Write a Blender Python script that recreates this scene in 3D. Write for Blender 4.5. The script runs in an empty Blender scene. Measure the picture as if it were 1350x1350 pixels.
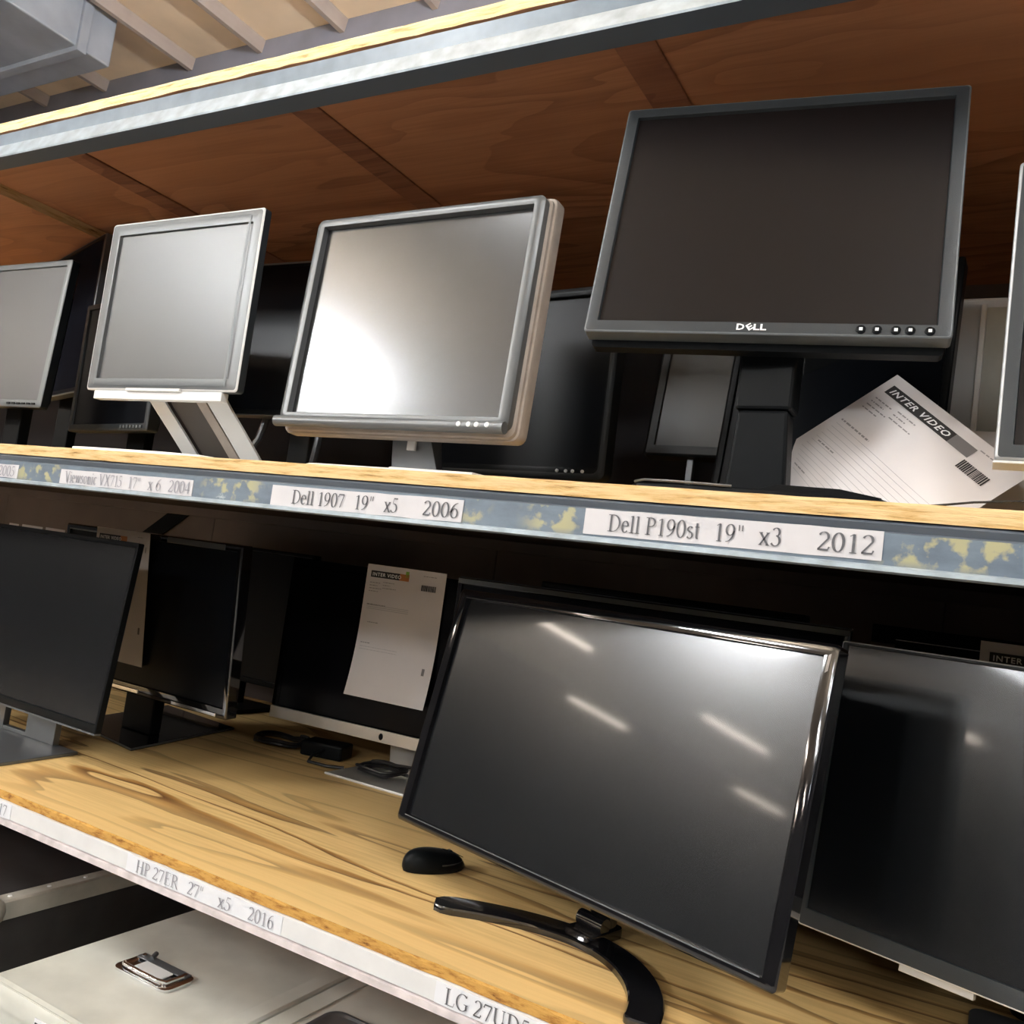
import bpy, bmesh, math, random
from mathutils import Matrix, Vector, Euler
random.seed(7)
S = bpy.context.scene
COL = S.collection
PI = math.pi

# ------------------------------------------------------------------ camera
cd = bpy.data.cameras.new('camera'); cam = bpy.data.objects.new('camera', cd); COL.objects.link(cam)
cd.sensor_width = 36.0; cd.sensor_fit = 'HORIZONTAL'; cd.lens = 1158.984 / 1350 * 36.0
cd.clip_start = .02; cd.clip_end = 60
YAW, PIT, ROL = .518338, .081102, -.134573
RB = Matrix.Rotation(YAW, 4, 'Z') @ Matrix.Rotation(PIT, 4, 'X') @ Matrix.Rotation(ROL, 4, 'Y')
cam.matrix_world = Matrix.Translation((0, -.93, -.1299)) @ RB @ Matrix.Rotation(PI/2, 4, 'X')
S.camera = cam

# ------------------------------------------------------------------ world, exposure
W = bpy.data.worlds.new('room_air'); S.world = W; W.use_nodes = True
W.node_tree.nodes['Background'].inputs[0].default_value = (.75, .82, .95, 1)
W.node_tree.nodes['Background'].inputs[1].default_value = .25
S.view_settings.view_transform = 'Standard'; S.view_settings.look = 'None'
S.view_settings.gamma = 1; S.view_settings.use_curve_mapping = False
S.view_settings.exposure = 0.38

# ------------------------------------------------------------------ lamps of the warehouse, plus one added over the rack (tubes run along Y)
LZ = 1.88
LAMPS = [(-11.0, -7.2, 1, 120), (-8.0, -4.1, 1, 120), (-8.0, -7.2, 1, 120), (-8.0, -10.8, 1, 120), (-11.0, -11, 1, 120), (-11.0, -3.6, 1, 120),
         (-4.9, -3.9, 4, 230), (-4.9, -7.4, 2, 90), (-4.9, -11, 2, 90), (-1.9, -1.35, 2, 85), (-2.0, -6.0, 3, 180), (1.15, -1.6, 2, 105), (1.6, -6.2, 3, 180), (-2.0, -9.6, 2, 90), (-1.45, .75, 2, 200)]  # last one is unseen, added only to brighten the ceiling above the rack

# ================================================================== materials
def mat(name, color=(.5, .5, .5), rough=.5, metal=0, spec=.5, coat=0, crough=.1, emit=None, bump=0, bscale=200, var=0, vscale=8, alpha=1):
    m = bpy.data.materials.new(name); m.use_nodes = True
    nt = m.node_tree; b = nt.nodes['Principled BSDF']
    b.inputs['Base Color'].default_value = (*color, 1); b.inputs['Roughness'].default_value = rough
    b.inputs['Metallic'].default_value = metal; b.inputs['Specular IOR Level'].default_value = spec
    b.inputs['Coat Weight'].default_value = coat; b.inputs['Coat Roughness'].default_value = crough
    if emit:
        b.inputs['Emission Color'].default_value = (*emit[0], 1); b.inputs['Emission Strength'].default_value = emit[1]
    tc = nt.nodes.new('ShaderNodeTexCoord')
    if bump:
        n = nt.nodes.new('ShaderNodeTexNoise'); n.inputs['Scale'].default_value = bscale
        nt.links.new(tc.outputs['Object'], n.inputs['Vector'])
        bp = nt.nodes.new('ShaderNodeBump'); bp.inputs['Strength'].default_value = bump; bp.inputs['Distance'].default_value = .002
        nt.links.new(n.outputs['Fac'], bp.inputs['Height']); nt.links.new(bp.outputs['Normal'], b.inputs['Normal'])
    if var:
        n = nt.nodes.new('ShaderNodeTexNoise'); n.inputs['Scale'].default_value = vscale; n.inputs['Detail'].default_value = 5
        nt.links.new(tc.outputs['Object'], n.inputs['Vector'])
        r = nt.nodes.new('ShaderNodeValToRGB'); r.color_ramp.elements[0].position = .3; r.color_ramp.elements[1].position = .7
        r.color_ramp.elements[0].color = (*[c*(1-var) for c in color], 1); r.color_ramp.elements[1].color = (*[min(1, c*(1+var*.5)) for c in color], 1)
        nt.links.new(n.outputs['Fac'], r.inputs['Fac']); nt.links.new(r.outputs['Color'], b.inputs['Base Color'])
    return m

def nodes(m): return m.node_tree.nodes, m.node_tree.links, m.node_tree.nodes['Principled BSDF']

def ramp(nd, stops, interp='LINEAR'):
    r = nd.new('ShaderNodeValToRGB'); cr = r.color_ramp; cr.interpolation = interp
    while len(cr.elements) < len(stops): cr.elements.new(.5)
    for e, (p, c) in zip(cr.elements, sorted(stops, key=lambda s: s[0])):
        e.position = p; e.color = (*c, 1) if len(c) == 3 else c
    return r

def wood(name, light, mid, dark, ring=9.0, stretch=.16, rough=.55, line=.62, spec=.35, seed=0.0, blotch=.35, tilt=0.0):
    m = mat(name, light, rough, spec=spec); nd, lk, b = nodes(m)
    tc = nd.new('ShaderNodeTexCoord'); mp = nd.new('ShaderNodeMapping')
    mp.inputs['Scale'].default_value = (stretch, 1, 1); mp.inputs['Location'].default_value = (seed, seed*.37, 0); mp.inputs['Rotation'].default_value = (0, 0, tilt)
    lk.new(tc.outputs['Object'], mp.inputs['Vector'])
    n1 = nd.new('ShaderNodeTexNoise'); n1.inputs['Scale'].default_value = 3.2; n1.inputs['Detail'].default_value = 3; n1.inputs['Distortion'].default_value = .5
    lk.new(mp.outputs['Vector'], n1.inputs['Vector'])
    mul = nd.new('ShaderNodeMath'); mul.operation = 'MULTIPLY'; mul.inputs[1].default_value = ring
    lk.new(n1.outputs['Fac'], mul.inputs[0])
    fr = nd.new('ShaderNodeMath'); fr.operation = 'FRACT'; lk.new(mul.outputs[0], fr.inputs[0])
    r1 = ramp(nd, [(0, light), (line, light), (.5+line*.42, mid), (.97, dark), (1, light)]); lk.new(fr.outputs[0], r1.inputs['Fac'])
    # fine fibres
    mp2 = nd.new('ShaderNodeMapping'); mp2.inputs['Scale'].default_value = (6, 160, 160); lk.new(tc.outputs['Object'], mp2.inputs['Vector'])
    n2 = nd.new('ShaderNodeTexNoise'); n2.inputs['Scale'].default_value = 1; n2.inputs['Detail'].default_value = 4; lk.new(mp2.outputs['Vector'], n2.inputs['Vector'])
    r2 = ramp(nd, [(.35, (.78, .74, .7)), (.6, (1, 1, 1))]); lk.new(n2.outputs['Fac'], r2.inputs['Fac'])
    mx = nd.new('ShaderNodeMix'); mx.data_type = 'RGBA'; mx.blend_type = 'MULTIPLY'; mx.inputs['Factor'].default_value = .8
    lk.new(r1.outputs['Color'], mx.inputs[6]); lk.new(r2.outputs['Color'], mx.inputs[7])
    # blotches decide where the rings show
    n3 = nd.new('ShaderNodeTexNoise'); n3.inputs['Scale'].default_value = 2.4; n3.inputs['Detail'].default_value = 3; lk.new(mp.outputs['Vector'], n3.inputs['Vector'])
    r3 = ramp(nd, [(.40, (0, 0, 0)), (.62, (1, 1, 1))]); lk.new(n3.outputs['Fac'], r3.inputs['Fac'])
    base = nd.new('ShaderNodeMix'); base.data_type = 'RGBA'; lk.new(r3.outputs['Color'], base.inputs[0])
    fl = nd.new('ShaderNodeMix'); fl.data_type = 'RGBA'; fl.inputs[0].default_value = 1-blotch
    lk.new(mx.outputs[2], fl.inputs[6]); fl.inputs[7].default_value = (*light, 1)
    lk.new(fl.outputs[2], base.inputs[6]); lk.new(mx.outputs[2], base.inputs[7])
    lk.new(base.outputs[2], b.inputs['Base Color'])
    bp = nd.new('ShaderNodeBump'); bp.inputs['Strength'].default_value = .15; bp.inputs['Distance'].default_value = .001
    lk.new(n2.outputs['Fac'], bp.inputs['Height']); lk.new(bp.outputs['Normal'], b.inputs['Normal'])
    return m

M = {}
M['ply_top'] = wood('plywood_face', (.76, .52, .22), (.48, .25, .075), (.16, .07, .022), ring=12, stretch=.13, line=.72, rough=.5, spec=.3, seed=3.1, blotch=.07)
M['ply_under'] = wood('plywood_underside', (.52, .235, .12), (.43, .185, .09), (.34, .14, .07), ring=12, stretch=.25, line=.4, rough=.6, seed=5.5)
M['ply_strip'] = wood('darker_strip', (.34, .145, .08), (.28, .115, .06), (.22, .09, .05), ring=12, stretch=.25, line=.4, rough=.6, seed=9.5)  # darker tone for the flat strips under the top boards
M['ply_under_shade'] = wood('shaded_plywood_underside', (.07, .045, .032), (.05, .032, .024), (.03, .02, .016), ring=12, stretch=.25, line=.4, rough=.8, seed=5.5)  # shade under the middle shelf put into a darker plywood colour
M['back_shade'] = mat('shaded_hardboard', (.016, .015, .018), .85)  # shade behind the middle-shelf monitors put into a near-black panel colour
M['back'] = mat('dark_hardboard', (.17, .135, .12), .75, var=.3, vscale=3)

def ply_edge(name, a, bcol, dark, sc):
    m = mat(name, a, .8, spec=.2); nd, lk, b = nodes(m)
    tc = nd.new('ShaderNodeTexCoord'); mp = nd.new('ShaderNodeMapping'); mp.inputs['Scale'].default_value = (14*sc, 14, 150)
    lk.new(tc.outputs['Object'], mp.inputs['Vector'])
    n = nd.new('ShaderNodeTexNoise'); n.inputs['Scale'].default_value = 1; n.inputs['Detail'].default_value = 6; n.inputs['Roughness'].default_value = .65
    lk.new(mp.outputs['Vector'], n.inputs['Vector'])
    r = ramp(nd, [(.30, dark), (.40, bcol), (.52, a), (.75, tuple(min(1, c*1.15) for c in a))]); lk.new(n.outputs['Fac'], r.inputs['Fac'])
    lk.new(r.outputs['Color'], b.inputs['Base Color'])
    bp = nd.new('ShaderNodeBump'); bp.inputs['Strength'].default_value = .7; bp.inputs['Distance'].default_value = .003
    lk.new(n.outputs['Fac'], bp.inputs['Height']); lk.new(bp.outputs['Normal'], b.inputs['Normal'])
    return m
M['edge_pale'] = ply_edge('plywood_edge_pale', (.74, .53, .27), (.60, .38, .15), (.16, .08, .03), 1)
M['edge_top'] = ply_edge('plywood_edge_top', (.95, .80, .45), (.8, .58, .26), (.3, .17, .06), 1)
M['edge_dark'] = ply_edge('plywood_edge_brown', (.52, .29, .075), (.36, .17, .04), (.12, .05, .015), 3)

# blue-grey painted steel with yellow glue left where old labels were
def beam_mat(name, residue):
    m = mat(name, (.20, .27, .34), .38, spec=.6); nd, lk, b = nodes(m)
    tc = nd.new('ShaderNodeTexCoord'); sx = nd.new('ShaderNodeSeparateXYZ'); lk.new(tc.outputs['Object'], sx.inputs[0])
    mp = nd.new('ShaderNodeMapping'); mp.inputs['Scale'].default_value = (20, 20, 45); lk.new(tc.outputs['Object'], mp.inputs['Vector'])
    n = nd.new('ShaderNodeTexNoise'); n.inputs['Scale'].default_value = 1; n.inputs['Detail'].default_value = 7; n.inputs['Roughness'].default_value = .6; lk.new(mp.outputs['Vector'], n.inputs['Vector'])
    r = ramp(nd, [(.30, (.085, .115, .155)), (.5, (.115, .155, .20)), (.68, (.14, .185, .23)), (.73, (.40, .45, .48))]); lk.new(n.outputs['Fac'], r.inputs['Fac'])
    col = r.outputs['Color']
    if residue:
        mr = nd.new('ShaderNodeMapRange'); mr.inputs['From Min'].default_value = -2; mr.inputs['From Max'].default_value = .5; lk.new(sx.outputs['X'], mr.inputs['Value'])
        st = [(0, (0, 0, 0))]
        for a, c in residue:
            fa, fc = (a+2)/2.5, (c+2)/2.5
            st += [(fa-.006, (0, 0, 0)), (fa+.006, (1, 1, 1)), (fc-.006, (1, 1, 1)), (fc+.006, (0, 0, 0))]
        rm = ramp(nd, st[:31]); lk.new(mr.outputs['Result'], rm.inputs['Fac'])
        mp3 = nd.new('ShaderNodeMapping'); mp3.inputs['Scale'].default_value = (45, 1, 45); lk.new(tc.outputs['Object'], mp3.inputs['Vector'])
        n3 = nd.new('ShaderNodeTexNoise'); n3.inputs['Scale'].default_value = 1; n3.inputs['Detail'].default_value = 5; lk.new(mp3.outputs['Vector'], n3.inputs['Vector'])
        r3 = ramp(nd, [(.50, (0, 0, 0)), (.58, (.85, .85, .85))]); lk.new(n3.outputs['Fac'], r3.inputs['Fac'])
        mz = nd.new('ShaderNodeMapRange'); mz.inputs['From Min'].default_value = -.066; mz.inputs['From Max'].default_value = -.056; lk.new(sx.outputs['Z'], mz.inputs['Value'])
        m1 = nd.new('ShaderNodeMath'); m1.operation = 'MULTIPLY'; lk.new(rm.outputs['Color'], m1.inputs[0]); lk.new(r3.outputs['Color'], m1.inputs[1])
        m2 = nd.new('ShaderNodeMath'); m2.operation = 'MULTIPLY'; lk.new(m1.outputs[0], m2.inputs[0]); lk.new(mz.outputs['Result'], m2.inputs[1])
        mx = nd.new('ShaderNodeMix'); mx.data_type = 'RGBA'; lk.new(m2.outputs[0], mx.inputs[0]); lk.new(col, mx.inputs[6]); mx.inputs[7].default_value = (.40, .37, .19, 1)
        col = mx.outputs[2]
    lk.new(col, b.inputs['Base Color'])
    return m
M['beam'] = beam_mat('blue_grey_steel_with_glue_marks', [(-1.56, -1.435), (-1.07, -.955), (-.60, -.573), (-.505, -.435), (-.108, .12)])
M['beam_plain'] = mat('blue_grey_steel', (.14, .185, .23), .38, spec=.6, var=.25, vscale=25)
M['steel_lip'] = mat('highlit_pale_steel', (.44, .51, .56), .35, metal=.25, var=.25, vscale=40)  # highlight along the beam lips put into a paler steel colour
M['steel_shade'] = mat('shaded_grey_steel', (.10, .12, .145), .5)  # same beam steel, shade under the board edge and flange put into its colour
M['white_rail'] = mat('white_painted_rail', (.68, .68, .675), .35, spec=.5, var=.08, vscale=20)
M['white_rail_lip'] = mat('worn_white_lip', (.62, .56, .56), .4, var=.3, vscale=30)
M['label_paper'] = mat('label_paper', (.60, .585, .60), .5, var=.05, vscale=30)
M['label_paper_white'] = mat('label_paper_white', (.72, .73, .76), .5)
M['ink'] = mat('grey_ink', (.10, .10, .11), .6)
M['ink_light'] = mat('pale_ink', (.30, .30, .33), .6)
M['sheet'] = mat('office_paper', (.70, .66, .65), .7, var=.04, vscale=12)
M['sheet_print'] = mat('printed_grey', (.30, .28, .28), .7)
M['sheet_fine'] = mat('printed_fine_grey', (.45, .43, .43), .7)
M['banner'] = mat('printed_black', (.02, .018, .018), .6)
M['banner_grey'] = mat('printed_mid_grey', (.16, .15, .15), .6)
M['banner_orange'] = mat('printed_orange', (.55, .20, .05), .6)
M['white_print'] = mat('printed_white', (.85, .85, .85), .5)
M['green'] = mat('green_tape', (.28, .55, .07), .5)
M['red'] = mat('red_print', (.5, .06, .05), .6)
# monitors
M['pl_black'] = mat('black_plastic', (.006, .007, .008), .34, spec=.08, bump=.1, bscale=900)
M['pl_char'] = mat('charcoal_plastic', (.028, .033, .037), .40, spec=.35, bump=.12, bscale=900)
M['pl_grey'] = mat('grey_plastic', (.10, .112, .118), .34, spec=.5, bump=.08, bscale=900)
M['pl_mid'] = mat('mid_grey_plastic', (.115, .122, .125), .34, metal=.15, spec=.5, bump=.06, bscale=900)
M['pl_silver'] = mat('silver_plastic', (.32, .33, .335), .3, metal=.35, spec=.6, bump=.06, bscale=900)
M['pl_pale'] = mat('pale_silver_plastic', (.68, .68, .67), .35, metal=.15)
M['pl_white'] = mat('white_plastic', (.82, .82, .80), .35)
M['pl_taupe'] = mat('taupe_plastic', (.33, .28, .24), .4, var=.15, vscale=30)
M['pl_brown'] = mat('dark_brown_plastic', (.035, .026, .02), .4)
M['gloss'] = mat('gloss_black', (.006, .006, .007), .06, spec=.7, coat=.5, crough=.03)
M['gun'] = mat('gunmetal', (.16, .17, .18), .3, metal=.6)
M['alu'] = mat('aluminium', (.70, .68, .64), .33, metal=.6)
M['chrome'] = mat('bright_metal', (.75, .75, .76), .18, metal=1)
M['cable'] = mat('black_cable', (.012, .012, .014), .4)
M['led'] = mat('pale_button', (.75, .77, .78), .4)
def screen(name, col, r1, spec, coat, cr): return mat(name, col, r1, spec=spec, coat=coat, crough=cr)
M['scr_haze'] = screen('hazy_matte_screen', (.045, .048, .050), .34, .60, .0, .3)
M['scr_1907'] = screen('matte_silver_screen', (.018, .019, .02), .225, .68, .0, .3)
M['scr_dark'] = screen('matte_dark_screen', (.007, .005, .005), .36, .20, .0, .3)
M['scr_lg'] = screen('matte_black_screen', (.0035, .0045, .0060), .235, .52, .24, .055)
M['scr_black'] = screen('satin_black_screen', (.004, .005, .007), .30, .10, 0, .2)
M['scr_matte'] = screen('matte_navy_black', (.007, .008, .013), .8, .02, 0, .2)
M['scr_glass'] = screen('black_glass', (.003, .003, .004), .2, .08, 0, .2)
M['case_white'] = mat('scuffed_white_laminate', (.55, .555, .50), .45, var=.22, vscale=9)
M['case_black'] = mat('black_laminate', (.022, .02, .02), .5, var=.4, vscale=20)
M['case_alu'] = mat('case_edge_aluminium', (.46, .44, .38), .4, metal=.35, var=.2, vscale=20)
M['room_wall'] = mat('painted_wall', (.04, .04, .045), .8, var=.1, vscale=2)
M['room_wall2'] = mat('grey_wall', (.20, .20, .24), .8, var=.15, vscale=4)
M['ceiling'] = mat('beige_ceiling_board', (.78, .62, .45), .8, var=.12, vscale=3)
M['joist'] = mat('beige_joist', (.34, .28, .25), .8, var=.15, vscale=5)
M['duct'] = mat('grey_duct_metal', (.34, .37, .42), .5, metal=.2, var=.2, vscale=4)
M['concrete'] = mat('grey_concrete', (.24, .23, .22), .7, var=.2, vscale=2)
M['fixture'] = mat('lamp_housing', (.8, .8, .8), .5)

# ================================================================== mesh tools
class MB:
    def __init__(s): s.v = []; s.f = []; s.m = []; s.mi = 0
    def loft(s, loops, cap0=True, cap1=True, mis=None, closed=True):
        n = len(loops[0]); b = len(s.v)
        for L in loops: s.v += [tuple(p) for p in L]
        for i in range(len(loops)-1):
            for j in range(n if closed else n-1):
                k = (j+1) % n
                s.f.append((b+i*n+j, b+i*n+k, b+(i+1)*n+k, b+(i+1)*n+j)); s.m.append(mis[i] if mis else s.mi)
        if cap0: s.f.append(tuple(b+j for j in reversed(range(n)))); s.m.append(mis[0] if mis else s.mi)
        if cap1: s.f.append(tuple(b+(len(loops)-1)*n+j for j in range(n))); s.m.append(mis[-1] if mis else s.mi)
        return s
    def box(s, x0, x1, y0, y1, z0, z1):
        return s.loft([[(x0, y0, z0), (x1, y0, z0), (x1, y1, z0), (x0, y1, z0)], [(x0, y0, z1), (x1, y0, z1), (x1, y1, z1), (x0, y1, z1)]])
    def quad(s, a, b, c, d):
        k = len(s.v); s.v += [tuple(a), tuple(b), tuple(c), tuple(d)]; s.f.append((k, k+1, k+2, k+3)); s.m.append(s.mi); return s
    def poly(s, pts):
        k = len(s.v); s.v += [tuple(p) for p in pts]; s.f.append(tuple(range(k, k+len(pts)))); s.m.append(s.mi); return s
    def prism(s, pts2, h0, h1, bev=0):      # pts2 in xy
        L = []
        if bev:
            cx = sum(p[0] for p in pts2)/len(pts2); cy = sum(p[1] for p in pts2)/len(pts2)
            ins = inset(pts2, bev)
            L = [[(x, y, h0) for x, y in pts2], [(x, y, h1-bev) for x, y in pts2], [(x, y, h1) for x, y in ins]]
        else: L = [[(x, y, h0) for x, y in pts2], [(x, y, h1) for x, y in pts2]]
        return s.loft(L)
    def tube(s, pts, r, n=8, caps=True):
        pts = [Vector(p) for p in pts]; loops = []
        up = Vector((0, 0, 1)); prev = None
        for i, p in enumerate(pts):
            t = (pts[min(i+1, len(pts)-1)] - pts[max(i-1, 0)]).normalized()
            if prev is None: a = t.cross(up) if abs(t.z) < .95 else t.cross(Vector((1, 0, 0)))
            else: a = prev - t*prev.dot(t)
            a.normalize(); prev = a; b = t.cross(a)
            rr = r[i] if isinstance(r, (list, tuple)) else r
            loops.append([p + a*(rr*math.cos(2*PI*k/n)) + b*(rr*math.sin(2*PI*k/n)) for k in range(n)])
        return s.loft(loops, caps, caps)
    def build(s, name, mats, parent=None, mtx=None, smooth=False, bevel=0, label=None, fixn=True):
        me = bpy.data.meshes.new(name); me.from_pydata(s.v, [], s.f)
        mats = mats if isinstance(mats, (list, tuple)) else [mats]
        for k in mats: me.materials.append(k)
        me.polygons.foreach_set('material_index', s.m)
        if fixn:
            bm = bmesh.new(); bm.from_mesh(me); bmesh.ops.recalc_face_normals(bm, faces=bm.faces); bm.to_mesh(me); bm.free()
        if smooth: me.polygons.foreach_set('use_smooth', [True]*len(me.polygons)); me.set_sharp_from_angle(angle=math.radians(38))
        me.update()
        o = bpy.data.objects.new(name, me); COL.objects.link(o)
        if parent: o.parent = parent
        if mtx is not None: o.matrix_basis = mtx
        if bevel:
            bv = o.modifiers.new('bevel', 'BEVEL'); bv.width = bevel; bv.segments = 2; bv.limit_method = 'ANGLE'; bv.harden_normals = False
        if label: o['label'] = label
        return o

def inset(p, d):
    out = []; n = len(p)
    A = sum(p[i][0]*p[(i+1) % n][1]-p[(i+1) % n][0]*p[i][1] for i in range(n))
    sg = 1 if A > 0 else -1
    for i in range(n):
        a, b, c = Vector(p[i-1]), Vector(p[i]), Vector(p[(i+1) % n])
        e1 = (b-a).normalized(); e2 = (c-b).normalized()
        n1 = Vector((-e1.y, e1.x))*sg; n2 = Vector((-e2.y, e2.x))*sg
        nn = (n1+n2); nn = nn/max(.3, nn.dot(n1)) if nn.length > 1e-6 else n1
        out.append(tuple(b+nn*d))
    return out

def rrect(x0, x1, z0, z1, r, seg=4):
    r = max(1e-5, r); P = []
    for cx, cz, a0 in ((x1-r, z1-r, 0), (x0+r, z1-r, 90), (x0+r, z0+r, 180), (x1-r, z0+r, 270)):
        for k in range(seg+1):
            a = math.radians(a0+90*k/seg); P.append((cx+r*math.cos(a), cz+r*math.sin(a)))
    return P
def ring(x0, x1, z0, z1, r, y, seg=4): return [(x, y, z) for x, z in rrect(x0, x1, z0, z1, r, seg)]

def thing(name, label, cat, loc=(0, 0, 0), rz=0, group=None):
    o = bpy.data.objects.new(name, None); COL.objects.link(o); o.empty_display_size = .05
    o.location = loc; o.rotation_euler = (0, 0, rz); tag(o, label, cat, group); return o
def tag(o, label, cat, group=None):
    o['label'] = label; o['category'] = cat
    if group: o['group'] = group
    return o
def structure(o): o['kind'] = 'structure'; return o
def T(*p): return Matrix.Translation(p)

# ------------------------------------------------------------------ serif lettering drawn with a broad nib
def arc(cx, cy, rx, ry, a0, a1, n=14):
    return [(cx+rx*math.cos(math.radians(a0+(a1-a0)*i/n)), cy+ry*math.sin(math.radians(a0+(a1-a0)*i/n))) for i in range(n+1)]
def sf(x, y, w=.13): return ('s', [(x-w, y), (x+w, y)])
CH = .66; XH = .45
GL = {
 'D': (.72, [[(.17, 0), (.17, CH)], [(.17, CH)]+arc(.30, .33, .33, .33, 90, -90)+[(.17, 0)], sf(.13, 0, .1), sf(.13, CH, .1)]),
 'e': (.44, [[(.07, .26), (.37, .26)], arc(.22, .225, .155, .225, 8, 320, 18)]),
 'l': (.28, [[(.14, 0), (.14, .68)], sf(.14, 0), ('s', [(.04, .64), (.14, .67)])]),
 'P': (.56, [[(.16, 0), (.16, CH)], [(.16, CH)]+arc(.27, .49, .21, .17, 90, -90)+[(.16, .32)], sf(.16, 0), sf(.12, CH, .09)]),
 's': (.39, [arc(.20, .335, .11, .115, 35, 215, 10)[:-1]+arc(.19, .12, .13, .12, 75, -150, 12)]),
 't': (.29, [[(.13, .60), (.13, .10)]+arc(.19, .10, .06, .09, 180, 300, 6), ('s', [(.03, XH), (.25, XH)])]),
 'V': (.70, [[(.10, CH), (.36, 0)], [(.36, 0), (.60, CH)], sf(.11, CH, .11), sf(.60, CH, .09)]),
 'i': (.28, [[(.14, 0), (.14, XH)], sf(.14, 0), ('s', [(.05, XH-.02), (.14, XH)]), ('d', (.14, .62))]),
 'w': (.70, [[(.08, XH), (.22, 0)], [(.22, 0), (.35, XH)], [(.35, XH), (.49, 0)], [(.49, 0), (.62, XH)], sf(.09, XH, .08), sf(.35, XH, .06), sf(.61, XH, .07)]),
 'o': (.50, [arc(.25, .225, .18, .225, 0, 360, 22)]),
 'n': (.52, [[(.13, 0), (.13, XH)], arc(.26, .29, .13, .15, 170, 0, 8)+[(.39, 0)], sf(.13, 0, .09), sf(.39, 0, .09), ('s', [(.04, XH-.02), (.13, XH)])]),
 'c': (.44, [arc(.235, .225, .165, .225, 45, 318, 18)]),
 'X': (.70, [[(.11, CH), (.59, 0)], [(.11, 0), (.58, CH)], sf(.12, CH, .1), sf(.57, CH, .1), sf(.12, 0, .1), sf(.59, 0, .1)]),
 'x': (.50, [[(.09, XH), (.41, 0)], [(.09, 0), (.40, XH)], sf(.10, XH, .08), sf(.39, XH, .07), sf(.10, 0, .07), sf(.40, 0, .08)]),
 'H': (.72, [[(.15, 0), (.15, CH)], [(.57, 0), (.57, CH)], ('s', [(.15, .34), (.57, .34)]), sf(.15, 0, .1), sf(.15, CH, .1), sf(.57, 0, .1), sf(.57, CH, .1)]),
 'E': (.61, [[(.16, 0), (.16, CH)], ('s', [(.08, CH), (.53, CH), (.54, .53)]), ('s', [(.08, 0), (.54, 0), (.57, .14)]), ('s', [(.16, .34), (.42, .34)]), ('s', [(.42, .27), (.42, .41)])]),
 'R': (.66, [[(.16, 0), (.16, CH)], [(.16, CH)]+arc(.28, .50, .20, .16, 90, -90)+[(.16, .34)], [(.30, .34), (.60, 0)], sf(.16, 0), sf(.12, CH, .09), sf(.60, 0, .06)]),
 'L': (.61, [[(.17, 0), (.17, CH)], ('s', [(.08, 0), (.53, 0), (.57, .16)]), sf(.17, CH)]),
 'G': (.72, [arc(.38, .33, .30, .335, 48, 315, 22), [(.60, .06), (.60, .27)], sf(.58, .28, .11), ('s', [(.58, .55), (.60, .66)])]),
 'U': (.72, [[(.16, CH), (.16, .22)]+arc(.37, .22, .21, .225, 180, 360, 12)[1:], ('s', [(.58, .22), (.58, CH)]), sf(.16, CH, .1), sf(.58, CH, .09)]),
 '0': (.50, [arc(.25, .33, .18, .335, 0, 360, 24)]),
 '1': (.50, [[(.27, 0), (.27, .66)], sf(.27, 0, .12), ('s', [(.13, .58), (.27, .66)])]),
 '2': (.50, [arc(.24, .49, .16, .17, 160, -25, 12)+[(.06, .03)], ('h', [(.05, .03), (.40, .03), (.45, .14)])]),
 '3': (.50, [arc(.22, .51, .14, .15, 155, -75, 12), arc(.21, .19, .18, .19, 85, -150, 14)]),
 '4': (.50, [[(.34, 0), (.34, .66)], ('s', [(.34, .66), (.03, .19)]), ('h', [(.03, .19), (.46, .19)])]),
 '5': (.50, [('h', [(.42, .64), (.16, .64)]), ('s', [(.16, .64), (.11, .38)]), arc(.19, .20, .20, .20, 100, -150, 16)]),
 '6': (.50, [arc(.26, .205, .17, .205, 0, 360, 20), arc(.44, .22, .35, .44, 92, 178, 10)]),
 '7': (.50, [('h', [(.05, .50), (.09, .63), (.45, .63)]), ('s2', [(.45, .63), (.22, 0)])]),
 '8': (.50, [arc(.25, .50, .135, .155, 0, 360, 18), arc(.25, .18, .17, .185, 0, 360, 20)]),
 '9': (.50, [arc(.24, .455, .17, .205, 0, 360, 20), arc(.06, .44, .35, .44, -88, -2, 10)]),
 '"': (.41, [('s2', [(.12, .66), (.13, .44)]), ('s2', [(.28, .66), (.27, .44)])]),
}
def lettering(mb, text, x, y, h, mapf, thick=.098, thin=.030, width=1.0):
    """text starting at (x, y) with em height h (plane units); mapf maps a plane point to 3D. Returns end x"""
    nib = math.radians(12)
    for ch in text:
        if ch == ' ': x += .25*h*width; continue
        adv, strokes = GL[ch]
        for st in strokes:
            kind = 'n'
            if isinstance(st, tuple): kind, st = st
            if kind == 'd':
                pts = arc(st[0], st[1], .05, .05, 0, 360, 8)[:-1]
                mb.poly([mapf(x+a*h*width, y+b*h) for a, b in pts]); continue
            P = [Vector(p) for p in st]; L, R_ = [], []
            for i, p in enumerate(P):
                d = (P[min(i+1, len(P)-1)]-P[max(i-1, 0)])
                if d.length < 1e-6: d = Vector((1, 0))
                d.normalize(); ang = math.atan2(d.y, d.x)
                w = thin+(thick-thin)*abs(math.sin(ang-nib))**1.6
                if kind == 's': w = thin
                if kind == 's2': w = .055
                if kind == 'h': w = .065
                nrm = Vector((-d.y, d.x))*w/2
                L.append(p+nrm); R_.append(p-nrm)
            for i in range(len(P)-1):
                q = (L[i], L[i+1], R_[i+1], R_[i])
                mb.quad(*[mapf(x+a.x*h*width, y+a.y*h) for a in q])
        x += adv*h*width
    return x
def text_width(t): return sum(.25 if c == ' ' else GL[c][0] for c in t)

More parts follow.
